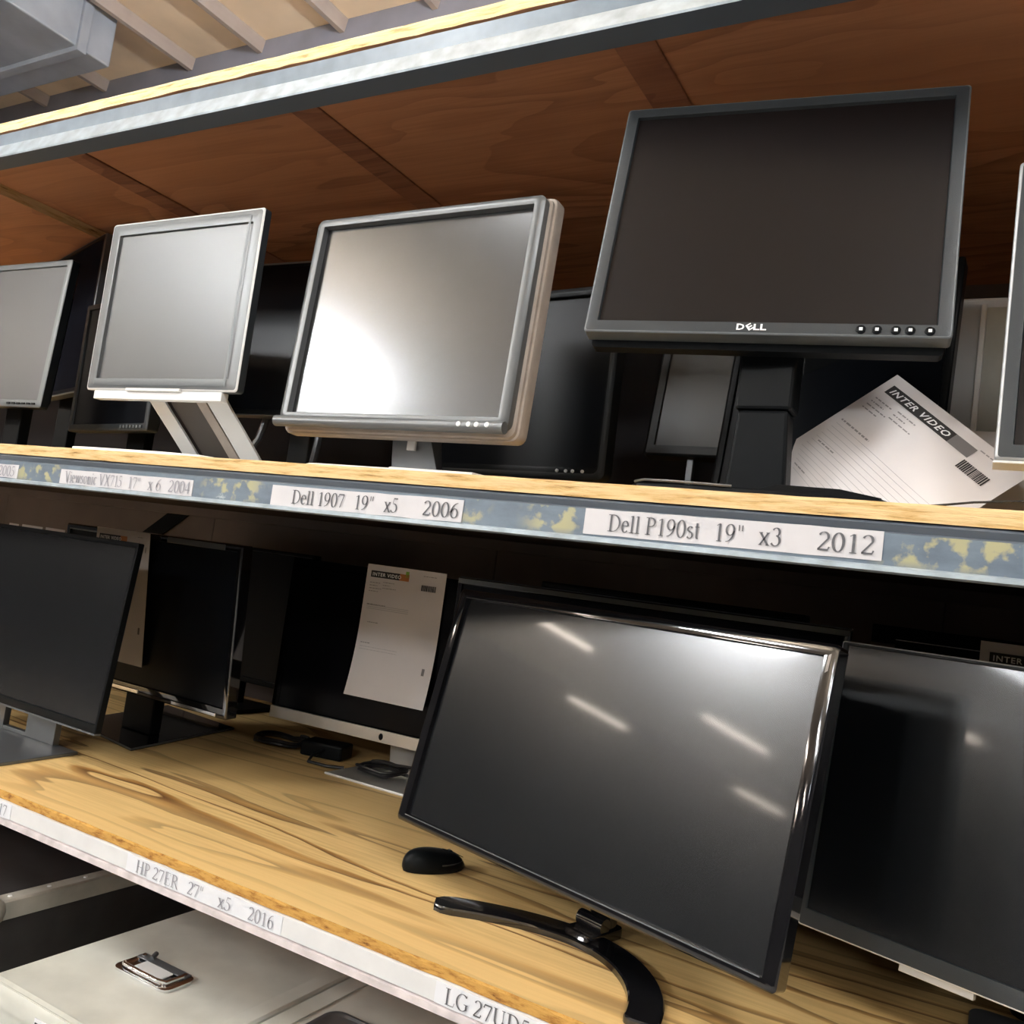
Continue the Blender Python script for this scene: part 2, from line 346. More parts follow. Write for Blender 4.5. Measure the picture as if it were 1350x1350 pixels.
_fc = {}
def sans(text, slant=0.0, bold=.0, spacing=1.0):
    """flat triangles of a sans-serif word, unit size, baseline 0: (verts2d, faces, width)"""
    k = (text, slant, bold, spacing)
    if k in _fc: return _fc[k]
    c = bpy.data.curves.new('word', 'FONT'); c.body = text; c.size = 1; c.offset = bold; c.resolution_u = 2; c.shear = slant; c.space_character = spacing
    o = bpy.data.objects.new('word', c); COL.objects.link(o)
    dg = bpy.context.evaluated_depsgraph_get(); me = bpy.data.meshes.new_from_object(o.evaluated_get(dg))
    v = [(p.co.x, p.co.y) for p in me.vertices]; f = [tuple(p.vertices) for p in me.polygons]
    bpy.data.objects.remove(o); bpy.data.curves.remove(c); bpy.data.meshes.remove(me)
    w = max(p[0] for p in v) if v else 1
    _fc[k] = (v, f, w); return _fc[k]
def put_sans(mb, text, x, y, width, height, mapf, **kw):
    v, f, w = sans(text, **kw); b = len(mb.v)
    mb.v += [tuple(mapf(x+p[0]/w*width, y+p[1]/.72*height)) for p in v]
    mb.f += [tuple(b+i for i in q) for q in f]; mb.m += [mb.mi]*len(f)

# ================================================================== room
FZ, CZ = -1.5, 2.6
X0, X1, Y0, Y1 = -13.5, 4.0, -13.0, 2.2
structure(MB().box(X0, X1, Y0, Y1, FZ-.1, FZ).build('floor', M['concrete']))
ceil = structure(MB().box(X0, X1, Y0, Y1, CZ, CZ+.1).build('ceiling', M['ceiling']))
structure(MB().box(X0, X1, Y1, Y1+.12, FZ, CZ).build('wall_back', M['room_wall2']))
structure(MB().box(X0, X1, Y0-.12, Y0, FZ, CZ).build('wall_front', M['room_wall']))
structure(MB().box(X0-.12, X0, Y0, Y1, FZ, CZ).build('wall_left', M['room_wall']))
structure(MB().box(X1, X1+.12, Y0, Y1, FZ, CZ).build('wall_right', M['room_wall']))
jx = [-2.90, -3.33, -3.93, -2.45, -2.0, -1.55, -1.1, -.65, -4.4, -4.85, -5.3]
for x in jx:
    x *= 1.282
    MB().loft([[(x-.045, y, CZ-.002), (x-.025, y, CZ-.07), (x+.005, y, CZ-.07), (x+.02, y, CZ-.002)] for y in (-5, Y1)]).build('joist', M['joist'], ceil)
dk = thing('ventilation_duct', 'grey sheet metal duct hanging under the ceiling at top left', 'duct', (-6.05, -.25, 2.30))
MB().box(-1.7, 1.70, -2.0, 2.02, 0, .28).build('duct_body', M['duct'], dk, bevel=.01)
MB().box(-1.72, 1.72, 1.82, 1.87, -.025, .295).build('flange', M['duct'], dk, bevel=.003)

for i, (x, y, n, e) in enumerate(LAMPS):
    t = thing('ceiling_light', 'long fluorescent ceiling light over the warehouse aisles, one added over the rack', 'lamp', (x, y, LZ), 0, 'ceiling lights over the aisles behind the camera')
    hw = .06*n+.005
    MB().box(-.028, .028, -.64, .64, .022, .07).build('lamp_housing', M['fixture'], t)
    for ry in (-.5, .5): MB().tube([(0, ry, .055), (0, ry, CZ-LZ)], .004, 6).build('hanging_rod', M['fixture'], t)
    em = M.get(('tube', e)) or mat('lit_tube_%d' % e, (1, 1, 1), .5, emit=((1, .87, .74) if n == 1 else (.95, .98, 1), e*(.75 if n == 1 else 1))); M[('tube', e)] = em
    for k in range(n):
        cx = (k-(n-1)/2)*.12
        MB().tube([(cx, -.6, -.012), (cx, .6, -.012)], .02, 8).build('tube', em, t)

# ================================================================== shelving rack
RX0, RX1, RY = -4.2, 1.6, 1.12
rack = thing('shelving_rack', 'steel and plywood shelving rack holding rows of used monitors', 'shelf', (0, 0, FZ))
RT = T(0, 0, -FZ)
def rp(mb, name, mats, parent=None, **k):
    o = mb.build(name, mats, parent or rack, None if parent else RT, **k); return o
# boards -------------------------------------------------------------
def board(x0, x1, z0, z1, top, under, edge, y0=0.0, y1=RY):
    mb = MB(); seg = max(2, int((x1-x0)/.03)); rnd = random.Random(int(x0*100+z0*1000))
    xs = [x0+(x1-x0)*i/seg for i in range(seg+1)]
    j = [rnd.uniform(-.0012, .0012) for _ in xs]; jz = [rnd.uniform(-.0009, .0006) for _ in xs]
    loops = [[(x, y0+j[i], z0), (x, y1, z0), (x, y1, z1), (x, y0+abs(j[i])*.8, z1+jz[i]*.4), (x, y0+j[i]-.0004, z1-.003+jz[i])] for i, x in enumerate(xs)]
    n = 5; b = 0
    for L in loops: mb.v += L
    for i in range(seg):
        for k, mi in zip(range(n), (1, 2, 0, 2, 2)):
            kk = (k+1) % n; mb.f.append((i*n+k, i*n+kk, (i+1)*n+kk, (i+1)*n+k)); mb.m.append(mi)
    mb.f += [(4, 3, 2, 1, 0), tuple(seg*n+k for k in range(5))]; mb.m += [2, 2]
    return rp(mb, 'shelf_board', [top, under, edge])
g = .0012
for a, b_ in ((-2.093, 1.6),):
    for x0, x1 in ((-2.093, -.488), (-.488, .73), (.73, 1.6)):
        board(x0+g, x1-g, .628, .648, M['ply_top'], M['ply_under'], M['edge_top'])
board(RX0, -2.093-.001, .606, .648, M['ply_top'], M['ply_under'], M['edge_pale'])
for x0, x1 in ((RX0, -2.0), (-2.0, .44), (.44, 1.6)): board(x0+g, x1-g, -.018, 0, M['ply_top'], M['ply_under_shade'], M['edge_pale'])
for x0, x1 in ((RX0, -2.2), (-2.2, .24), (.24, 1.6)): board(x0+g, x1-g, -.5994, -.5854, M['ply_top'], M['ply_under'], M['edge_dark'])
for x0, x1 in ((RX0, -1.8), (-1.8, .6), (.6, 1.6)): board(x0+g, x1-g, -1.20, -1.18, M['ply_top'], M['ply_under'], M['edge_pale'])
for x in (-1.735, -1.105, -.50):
    rp(MB().box(x-.03, x+.03, .03, RY-.02, .624, .6282), 'underside_strip', M['ply_strip'], bevel=.002)
# beams --------------------------------------------------------------
def beam(prof, mis, mats, z):
    mb = MB(); mb.loft([[(x, p[0], z+p[1]) for p in prof] for x in (RX0, RX1)], closed=True)
    n = len(prof); mb.m = [mis[k] for k in range(n)]+[0, 0]
    return rp(mb, 'beam', mats)
P_TOP = [(.006, .626), (.002, .6245), (.002, .600), (-.010, .5705), (-.009, .5676), (.030, .5676), (.030, .572), (.034, .572), (.034, .626)]
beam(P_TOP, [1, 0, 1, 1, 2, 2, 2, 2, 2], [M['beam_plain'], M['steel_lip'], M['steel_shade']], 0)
P_MID = [(.004, -.0185), (-.001, -.022), (.003, -.029), (.0, -.031), (0, -.0628), (-.004, -.0645), (-.004, -.069), (.030, -.069), (.030, -.0185)]
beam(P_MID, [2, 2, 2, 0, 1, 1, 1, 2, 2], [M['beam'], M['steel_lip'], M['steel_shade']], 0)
P_LOW = [(.003, -.5998), (-.002, -.6015), (-.002, -.626), (.0005, -.6275), (-.004, -.629), (-.005, -.6371), (.028, -.6371), (.028, -.5998)]
beam(P_LOW, [0, 0, 1, 1, 1, 1, 1, 1], [M['white_rail'], M['white_rail_lip']], 0)
P_BOT = [(.0, -1.2005), (0, -1.25), (.03, -1.25), (.03, -1.2005)]
beam(P_BOT, [0, 0, 0, 0], [M['beam_plain']], 0)
for zz in (.628, -.0185, -.60):   # rear beams
    rp(MB().box(RX0, RX1, RY-.03, RY, zz-.028, zz-.0005), 'beam', M['back'])
for x in (RX0, RX1-.05):
    for y in (.031, RY-.08):
        rp(MB().box(x, x+.05, y, y+.05, FZ, .70), 'upright', M['beam_plain'])
seams = [RX0, -3.49, -2.31, -1.21, -.11, .95, RX1]
for a, b_ in zip(seams[:-1], seams[1:]):
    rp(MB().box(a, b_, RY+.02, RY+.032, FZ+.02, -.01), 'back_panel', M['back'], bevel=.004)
    rp(MB().box(a, b_, RY+.02, RY+.032, -.01, .626), 'back_panel', M['back_shade'], bevel=.004)
bmb = MB(); dv = Vector((.72, .54)).normalized(); nv = Vector((-dv.y, dv.x))*.028
a = Vector((-3.25, -.565)); c = Vector((-2.44, .0425-.065))
bmb.loft([[(q.x, y, q.y) for q in (a+nv, a-nv, c-nv, c+nv)] for y in (RY+.004, RY+.012)])
rp(bmb, 'brace', M['pl_black'])
# labels -------------------------------------------------------------
def shelf_label(x0, x1, zt, zb, y, texts, em, paper, ink, desc, width=1.0, slope=0.0):
    """texts: list of (string, x_start, x_end) in world x"""
    mb = MB(); n = 14; rnd = random.Random(int(x0*1000))
    def yy(i): return y-.0006-.0007*abs(math.sin(i*1.3+x0*5))
    fr, bk = [], []
    loops = []
    for i in range(n+1):
        x = x0+(x1-x0)*i/n; dz = slope*(x-x0); e = rnd.uniform(-.0004, .0004)
        loops.append([(x, yy(i), zt+dz+e), (x, yy(i), zb+dz-e), (x, y-.0001, zb+dz-e), (x, y-.0001, zt+dz+e)])
    mb.loft(loops)
    o = rp(mb, 'shelf_label', paper, label=desc)
    zbase = zb+(zt-zb-.66*em)/2
    for s_, a, b_ in texts:
        tb = MB()
        w = (b_-a)/(text_width(s_)*em)
        lettering(tb, s_, a, zbase, em, lambda u, v: (u, y-.0021, v+slope*(u-x0)), width=w)
        lo = tb.build('lettering', ink, o, fixn=False); lo['kind'] = 'stuff'; lo['label'] = 'printed letters '+s_
    return o
PY = 0.0
shelf_label(-.432, -.1085, -.0308, -.0605, 0, [('Dell P190st', -.402, -.293), ('19"', -.278, -.244), ('x3', -.230, -.205), ('2012', -.171, -.115)], .0285, M['label_paper'], M['ink'],
            'largest white shelf label, printed Dell P190st 19" x3 2012', slope=.004)
shelf_label(-.930, -.601, -.0345, -.0635, 0, [('Dell 1907', -.890, -.793), ('19"', -.776, -.741), ('x5', -.725, -.701), ('2006', -.662, -.606)], .0285, M['label_paper'], M['ink'],
            'white shelf label printed Dell 1907 19" x5 2006', slope=.004)
shelf_label(-1.428, -1.096, -.0375, -.0625, 0, [('Viewsonic VX715', -1.414, -1.262), ('17"', -1.248, -1.216), ('x 6', -1.199, -1.167), ('2004', -1.150, -1.100)], .0275, M['label_paper'], M['ink_light'],
            'faded white shelf label printed Viewsonic VX715 17" x 6 2004', slope=0)
shelf_label(-1.80, -1.553, -.0375, -.0615, 0, [('2005', -1.611, -1.560)], .027, M['label_paper'], M['ink_light'], 'white shelf label ending in 2005 at the left edge')
shelf_label(-1.102, -.790, -.6015, -.6262, -.002, [('HP 27ER', -1.080, -.988), ('27"', -.969, -.936), ('x5', -.908, -.882), ('2016', -.850, -.803)], .0260, M['label_paper_white'], M['ink_light'],
            'white shelf label printed HP 27ER 27" x5 2016 on the white rail', slope=0)
shelf_label(-.545, -.205, -.6015, -.6262, -.002, [('LG 27UD58', -.531, -.405), ('27"', -.385, -.35)], .0270, M['label_paper_white'], M['ink'],
            'white shelf label starting LG 27UD58 below the arc stand', slope=0)
shelf_label(-1.70, -1.398, -.6015, -.6262, -.002, [('2017', -1.452, -1.408)], .026, M['label_paper_white'], M['ink_light'], 'white shelf label ending in 017 at the left end of the white rail')

# ================================================================== monitors
def PM(c, yaw, tilt): return T(*c) @ Matrix.Rotation(yaw, 4, 'Z') @ Matrix.Rotation(-tilt, 4, 'X')
def panel(root, c, yaw, tilt, outer, opening, bez, scr, back=None, r=.006, rim=None, depth=.05, lip=.004, gloss=False, bl='bezel', chamfer=.004, scr_label=None, side=.022, sidem=None):
    P = root.matrix_basis.inverted() @ PM(c, yaw, tilt) if False else (T(*root.location) @ Matrix.Rotation(root.rotation_euler.z, 4, 'Z')).inverted() @ PM(c, yaw, tilt)
    x0, x1, z0, z1 = outer; a0, a1, b0, b1 = opening
    mb = MB(); ch = chamfer
    L = [ring(x0, x1, z0, z1, r, side), ring(x0, x1, z0, z1, r, -lip+ch*.6), ring(x0+ch*.4, x1-ch*.4, z0+ch*.4, z1-ch*.4, r, -lip+ch*.15), ring(x0+ch, x1-ch, z0+ch, z1-ch, r*.8, -lip),
         ring(a0-.0012, a1+.0012, b0-.0012, b1+.0012, .001, -lip*.9), ring(a0, a1, b0, b1, .0006, .0015)]
    mb.loft(L, True, False, mis=[2, 1 if rim else 0, 1 if rim else 0, 0, 0, 0])
    mb.build('bezel', [bez, rim or bez, sidem or rim or bez], root, P, smooth=True, label=bl if bl != 'bezel' else None)
    mb = MB(); nx = 6
    mb.quad((a0, 0, b0), (a1, 0, b0), (a1, 0, b1), (a0, 0, b1))
    mb.quad((a0, .002, b0), (a0, .002, b1), (a1, .002, b1), (a1, .002, b0))
    MB().box(a0, a1, 0, .0022, b0, b1).build('screen', scr, root, P, label=scr_label)
    d = depth
    i1, i2 = .012, .07
    mb = MB().loft([ring(x0+.002, x1-.002, z0+.002, z1-.002, r, side+.0005), ring(x0+i1, x1-i1, z0+i1, z1-i1, r, side+.3*(d-side)), ring(x0+i2, x1-i2, z0+i2, z1-i2, r*2, d)])
    mb.build('rear_casing', back or bez, root, P, smooth=True)
    return P
def buttons(root, P, pts, r, m, y=-.0052, pl=None):
    for x, z in pts:
        MB().loft([[(x+rr*math.cos(k*PI/6), yy, z+rr*math.sin(k*PI/6)) for k in range(12)] for rr, yy in ((r, y+.002), (r, y), (r*.7, y-.0007))]).build('button', m, root, P)
        if pl: MB().box(x-r*.35, x+r*.35, y-.0011, y-.0007, z-r*.35, z+r*.35).build('button_mark', pl, root, P)
def loc2(root): return (T(*root.location) @ Matrix.Rotation(root.rotation_euler.z, 4, 'Z')).inverted()
def neck(root, x0, x1, y0, y1, z0, z1, m, lean=0.0, name='neck', bevel=.003):
    """world coordinates, inside the root"""
    MB().loft([[(x0, y0, z0), (x1, y0, z0), (x1, y1, z0), (x0, y1, z0)], [(x0, y0+lean, z1), (x1, y0+lean, z1), (x1, y1+lean, z1), (x0, y1+lean, z1)]]).build(name, m, root, loc2(root), bevel=bevel)
def base(root, pts, z0, h, m, name='base', bev=.0015):
    MB().prism(pts, z0, z0+h, bev).build(name, m, root, loc2(root), smooth=True)
def gen_stand(root, c, depth, zs, m, w=.06, bw=.24, bd=.19, yaw=0, nx=0.0, by=0.0):
    """plain neck and rounded foot behind the panel"""
    y = c[1]+depth; x = c[0]+nx
    neck(root, x-w/2, x+w/2, y-.004, y+.022, zs+.008, c[2]+.03, m)
    MB().box(x-w*.75, x+w*.75, y-.030, y-.004, c[2]-.05, c[2]+.05).build('hinge', m, root, loc2(root), bevel=.003)
    base(root, rrect(x-bw/2, x+bw/2, y-bd*.62+by, y+bd*.38+by, .03), zs+.0002, .010, m)

MZ = .0003; LZS = -.5854+.0004

# --- upper shelf, front row
# A: silver 17in at the left edge
c = (-1.959, .158, .265)
t = thing('monitor', 'silver-rimmed monitor cut off by the left edge, on the middle shelf', 'monitor', (c[0], c[1]+.06, MZ), 0, 'monitors on the middle shelf')
P = panel(t, c, .025, .043, (-.186, .186, -.164, .163), (-.170, .170, -.147, .149), M['pl_grey'], M['scr_haze'], back=M['pl_black'], rim=M['pl_mid'], sidem=M['pl_black'], side=.014, chamfer=.003)
for k in range(6): MB().box(.072+k*.017, .083+k*.017, -.0062, -.004, -.158, -.1545).build('button', M['pl_black'], t, P)
gen_stand(t, c, .055, MZ, M['pl_black'])
# VX: silver 17in on strap stand
c = (-1.319, .080, .280)
t = thing('monitor', 'silver 17-inch monitor with double strap stand and thin white base', 'monitor', (c[0], .16, MZ), 0, 'monitors on the middle shelf')
P = panel(t, c, .014, -.006, (-.1945, .1935, -.158, .160), (-.169, .169, -.135, .135), M['pl_mid'], M['scr_haze'], back=M['pl_black'], rim=M['pl_pale'], sidem=M['pl_char'], r=.006, chamfer=.0035, side=.012)
MB().loft([ring(-.176, .166, -.150, .150, .002, -.0046), ring(-.173, .163, -.147, .147, .002, -.0052), ring(-.170, .160, -.1365, .1365, .002, -.0046)], False, False).build('inner_trim', M['pl_grey'], t, P, smooth=True)
MB().box(-.170, .160, -.0035, .012, -.174, -.1585).build('speaker_bar', M['pl_white'], t, P, bevel=.001, label='white lower bar')
MB().box(-.078, .062, -.0085, -.004, -.160, -.1545).build('front_tab', M['pl_pale'], t, P, bevel=.001)
def strap(x0, x1, m, name, yoff=0.0, lab=None):
    L = []
    for k in range(13):
        s_ = k/12; z = .125*(1-s_)+.006; y = .100+yoff+.125*(s_**1.35)+.012*math.sin(s_*PI*1.0)
        dx = .012*s_
        L.append([(x0+dx, y, z), (x1+dx, y, z), (x1+dx, y+.006, z), (x0+dx, y+.006, z)])
    MB().loft(L).build(name, m, t, loc2(t), smooth=True, label=lab)
strap(-1.385, -1.345, M['pl_pale'], 'stand_strap')
strap(-1.340, -1.270, M['pl_brown'], 'stand_web', .010, 'dark brown web between the straps')
strap(-1.262, -1.238, M['pl_taupe'], 'stand_strap')
strap(-1.234, -1.185, M['pl_pale'], 'stand_strap')
neck(t, -1.38, -1.19, .085, .110, .118, .150, M['pl_grey'], name='hinge')
base(t, [(-1.432, .014), (-1.395, .010), (-1.20, .012), (-1.12, .022), (-1.10, .05), (-1.12, .27), (-1.43, .27), (-1.445, .05)], MZ, .0055, M['pl_white'], bev=.001)
# 1907: silver 19in
c = (-.788, .069, .236)
t = thing('monitor', 'silver-framed 19-inch monitor with a bright glare spot on its screen', 'monitor', (c[0], .15, MZ), 0, 'monitors on the middle shelf')
P = panel(t, c, -.004, .060, (-.2065, .2035, -.166, .166), (-.188, .188, -.1505, .1505), M['pl_mid'], M['scr_1907'], back=M['pl_char'], rim=M['pl_mid'], r=.010, chamfer=.010, lip=.011, side=.012)
MB().loft([ring(-.204, .202, -.164, .164, .012, .006), ring(-.2085, .2075, -.174, .168, .012, .009), ring(-.2085, .2085, -.176, .168, .012, .013), ring(-.2105, .2115, -.178, .170, .012, .0135), ring(-.2115, .2135, -.179, .171, .012, .017), ring(-.2115, .2135, -.179, .171, .012, .032), ring(-.205, .206, -.172, .164, .012, .038)], False, True).build('casing_band', M['pl_taupe'], t, P, smooth=True, label='greige band around the frame')
MB().tube([(-.208, -.010, -.1660), (.202, -.010, -.1660)], .0085, 14).build('lower_rail', M['pl_mid'], t, P, smooth=True)
buttons(t, P, [(.134, -.1645), (.150, -.1645), (.1625, -.1645), (.179, -.1645)], .0038, M['led'], y=-.0185)
nb = MB().loft([[(-.838+.02, .125, .006), (-.742+.01, .125, .006), (-.742, .150, .006), (-.838, .150, .006)], [(-.815, .112, .06), (-.745, .112, .06), (-.745, .14, .06), (-.815, .14, .06)], [(-.812, .118, .24), (-.748, .118, .24), (-.748, .14, .24), (-.812, .14, .24)]])
nb.build('neck', M['gun'], t, loc2(t), smooth=True)
MB().box(-.785, -.770, .108, .113, .045, .066).build('neck_clip', M['pl_pale'], t, loc2(t), bevel=.001)
base(t, rrect(-.915, -.645, .018, .235, .04), MZ, .0042, M['pl_pale'], bev=.0012)
MB().prism([(-.745, .022), (-.612, .026), (-.604, .05), (-.62, .12), (-.75, .12)], MZ+.0001, .0065, .001).build('base_toe', M['pl_pale'], t, loc2(t))
# P190: charcoal 19in raised high
c = (-.277, .083, .351); YA, TI = .140, .213
t = thing('monitor', 'charcoal 19-inch monitor raised high on a black column, dark screen', 'monitor', (-.272, .15, MZ), 0, 'monitors on the middle shelf')
P = panel(t, c, YA, TI, (-.204, .204, -.1675, .1655), (-.188, .188, -.1505, .1505), M['pl_char'], M['scr_dark'], back=M['pl_black'], rim=M['pl_grey'], r=.004, chamfer=.0022, lip=.005, side=.016)
MB().loft([ring(-.198, .198, -.177, .160, .006, .0165), ring(-.198, .198, -.177, .160, .006, .030)], True, True).build('lower_shell', M['pl_black'], t, P, smooth=True)
buttons(t, P, [(.1128, -.1592), (.1291, -.1594), (.1482, -.1596), (.1625, -.1596), (.1819, -.1600)], .0052, M['pl_black'], y=-.0062, pl=M['led'])
lg = MB(); mp = lambda u, v: (u, -.0058, v)
put_sans(lg, 'D', -.0215, -.1622, .0095, .0078, mp, bold=.03)
v, f, w = sans('E', bold=.03); b0 = len(lg.v); ca, sa = math.cos(.62), math.sin(.62)
for p in v:
    x, y = (p[0]/w-.5)*.0072, (p[1]/.72-.5)*.0078
    lg.v.append((-.0065+x*ca-y*sa, -.0058, -.1583+x*sa+y*ca))
lg.f += [tuple(b0+i for i in q) for q in f]; lg.m += [0]*len(f)
put_sans(lg, 'L', -.0025, -.1622, .0075, .0078, mp, bold=.03); put_sans(lg, 'L', .0050, -.1622, .0075, .0078, mp, bold=.03)
lg.build('logo', M['white_print'], t, P, fixn=False, label='white maker logo lettering')
MB().loft([[(-.305, .107, .009), (-.232, .107, .009), (-.232, .140, .009), (-.305, .140, .009)], [(-.297, .103, .115), (-.238, .103, .115), (-.238, .138, .115), (-.297, .138, .115)]]).build('column', M['pl_black'], t, loc2(t), bevel=.004)
MB().box(-.301, -.234, .100, .142, .115, .185).build('column_slider', M['pl_black'], t, loc2(t), bevel=.004)
MB().box(-.297, -.239, .128, .165, .186, .36).build('column_slider', M['pl_black'], t, loc2(t), bevel=.004)
base(t, [(-.398, .045), (-.385, .028), (-.34, .018), (-.20, .018), (-.12, .03), (-.112, .06), (-.118, .115), (-.235, .125), (-.245, .24), (-.38, .24), (-.400, .10)], MZ, .0075, M['pl_black'])
MB().tube([(-.397, .07, .0095), (-.392, .04, .0105), (-.375, .025, .011), (-.335, .018, .010), (-.27, .017, .0085)], .0016, 6).build('base_trim', M['gun'], t, loc2(t), smooth=True)
MB().loft([[(-.245, .022, .0075), (-.118, .030, .0075), (-.120, .112, .0075), (-.245, .112, .0075)], [(-.225, .030, .0155), (-.160, .034, .0150), (-.160, .10, .0150), (-.225, .10, .0155)]]).build('base_hump', M['pl_black'], t, loc2(t), bevel=.0005)
# H: grey framed at the right edge
c = (.183, .109, .230)
t = thing('monitor', 'grey-framed monitor with silver rim cut off by the right edge', 'monitor', (c[0], c[1]+.07, MZ), 0, 'monitors on the middle shelf')
P = panel(t, c, .030, .115, (-.205, .205, -.170, .170), (-.188, .188, -.152, .152), M['pl_char'], M['scr_dark'], back=M['pl_black'], rim=M['pl_silver'], r=.004, chamfer=.003, lip=.006)
MB().box(-.206, .206, -.006, .020, -.1735, -.1705).build('silver_strip', M['pl_pale'], t, P, bevel=.001, label='bright silver lower strip')
gen_stand(t, c, .06, MZ, M['pl_black'])

# --- upper shelf, rear row
c = (-2.24, .45, .39)
t = thing('monitor', 'tall black monitor at the far left rear, its top under the upper shelf', 'monitor', (c[0], c[1]+.08, MZ), 0, 'monitors on the middle shelf')
panel(t, c, -.30, 0, (-.275, .275, -.20, .20), (-.262, .262, -.185, .188), M['pl_black'], M['scr_matte'], rim=M['pl_grey'], r=.004)
gen_stand(t, c, .06, MZ, M['pl_black'])
c = (-1.745, .29, .233)
t = thing('monitor', 'small black monitor between the two leftmost silver monitors, with a row of buttons', 'monitor', (c[0], c[1]+.08, MZ), 0, 'monitors on the middle shelf')
P = panel(t, c, -.16, -.014, (-.177, .177, -.150, .150), (-.161, .161, -.133, .137), M['pl_char'], M['scr_black'], back=M['pl_black'], r=.004)
for k in range(7): MB().box(.068+k*.0135, .076+k*.0135, -.0065, -.004, -.144, -.138).build('button', M['pl_grey'], t, P)
gen_stand(t, c, .06, MZ, M['pl_black'], bw=.14, bd=.12, nx=.03)
c = (-1.42, .49, .350)
t = thing('monitor', 'wide black monitor with a silver top line behind the gap between two silver monitors', 'monitor', (c[0], c[1]+.08, MZ), 0, 'monitors on the middle shelf')
P = panel(t, c, .03, .064, (-.27, .27, -.183, .18), (-.262, .262, -.168, .172), M['pl_black'], M['scr_black'], rim=M['gun'], r=.003, chamfer=.002, lip=.004)
MB().box(-.27, .27, -.003, .008, .1812, .1835).build('top_trim', M['pl_silver'], t, P, label='silver top line')
gen_stand(t, c, .06, MZ, M['pl_char'])
for sx in (-1, 1):
    MB().tube([(c[0]+sx*.08, c[1]+.03, .19), (c[0]+sx*.09, c[1]+.02, .12), (c[0]+sx*.11, c[1]-.01, .05), (c[0]+sx*.15, c[1]-.05, .008)], .008, 8).build('leg', M['gun'], t, loc2(t), smooth=True)
c = (-.80, .43, .230)
t = thing('monitor', 'black square monitor with four pale buttons, standing behind the silver 19-inch monitor', 'monitor', (c[0], c[1]+.08, MZ), 0, 'monitors on the middle shelf')
P = panel(t, c, -.10, -.03, (-.2025, .2025, -.1685, .170), (-.188, .188, -.148, .153), M['pl_black'], M['scr_black'], r=.014, chamfer=.010, lip=.010, rim=M['pl_char'])
buttons(t, P, [(.113, -.1555), (.131, -.1555), (.1445, -.1555), (.164, -.1555)], .0030, M['led'], y=-.0125)
gen_stand(t, c, .06, MZ, M['pl_black'])
c = (-.330, .455, .284)
t = thing('monitor', 'charcoal monitor with a pale grey screen, behind the black column', 'monitor', (c[0], c[1]+.08, MZ), 0, 'monitors on the middle shelf')
P = panel(t, c, -.025, .169, (-.210, .145, -.175, .175), (-.193, .128, -.156, .156), M['pl_char'], M['scr_haze'], back=M['pl_black'], rim=M['pl_black'], r=.004)
for x in (-.463, -.392): MB().box(x-.0055, x+.0055, .44, .452, .009, .17).build('leg', M['gun'], t, loc2(t), bevel=.001)
MB().box(-.362, -.325, .43, .46, .010, .085).build('cable_box', M['pl_grey'], t, loc2(t), bevel=.002)
gen_stand(t, c, .075, MZ, M['pl_black'], bw=.2, bd=.13, nx=-.05)
c = (-.335, .70, .262)
t = thing('monitor', 'narrow black monitor directly behind the leaning invoice, its right edge showing', 'monitor', (c[0], c[1]+.1, MZ), 0, 'monitors on the middle shelf')
F_c = (-.233, .330, .212)
t.location = (F_c[0], F_c[1]+.08, MZ)
panel(t, F_c, -.08, .17, (-.15, .15, -.18, .18), (-.138, .138, -.165, .168), M['pl_black'], M['scr_black'], r=.004, depth=.035)
gen_stand(t, F_c, .035, MZ, M['pl_black'], bw=.16, bd=.10)
# black monitor standing right behind the invoice
c = (-.118, .275, .236)
# pale metal rear of an all-in-one at the right
c = (.118, .40, .190)
t = thing('computer_casing', 'pale brushed metal casing standing between the raised monitor and the right edge', 'computer', (c[0], c[1], MZ))
cb = MB().loft([ring(-.21, .21, -.178, .160, .01, 0), ring(-.205, .205, -.173, .155, .01, -.006), ring(-.17, .205, -.173, .155, .01, -.006)][0:2]+[ring(-.205, .205, -.173, .155, .01, -.0061)])
cb = MB().loft([ring(-.21, .21, -.1845, .160, .008, .03), ring(-.21, .21, -.1845, .160, .008, .004), ring(-.206, .206, -.180, .156, .008, 0)])
cb.build('shell', M['pl_pale'], t, T(0, 0, c[2]), smooth=True)
MB().box(-.178, -.171, -.0035, .001, -.17, .15).build('highlight_ridge', M['pl_white'], t, T(0, 0, c[2]), bevel=.0015)  # highlight line of the casing put in as a white ridge
MB().box(-.170, .19, -.0015, .001, -.165, .145).build('face_plate', M['case_white'], t, T(0, 0, c[2]), bevel=.0005)
c = (.16, .60, .22)
t = thing('monitor', 'black monitor rising behind the pale metal casing at the right', 'monitor', (c[0], c[1]+.08, MZ), 0, 'monitors on the middle shelf')
panel(t, c, 0, 0, (-.26, .26, -.17, .186), (-.25, .25, -.155, .176), M['pl_black'], M['scr_black'], r=.003)
gen_stand(t, c, .06, MZ, M['pl_black'])

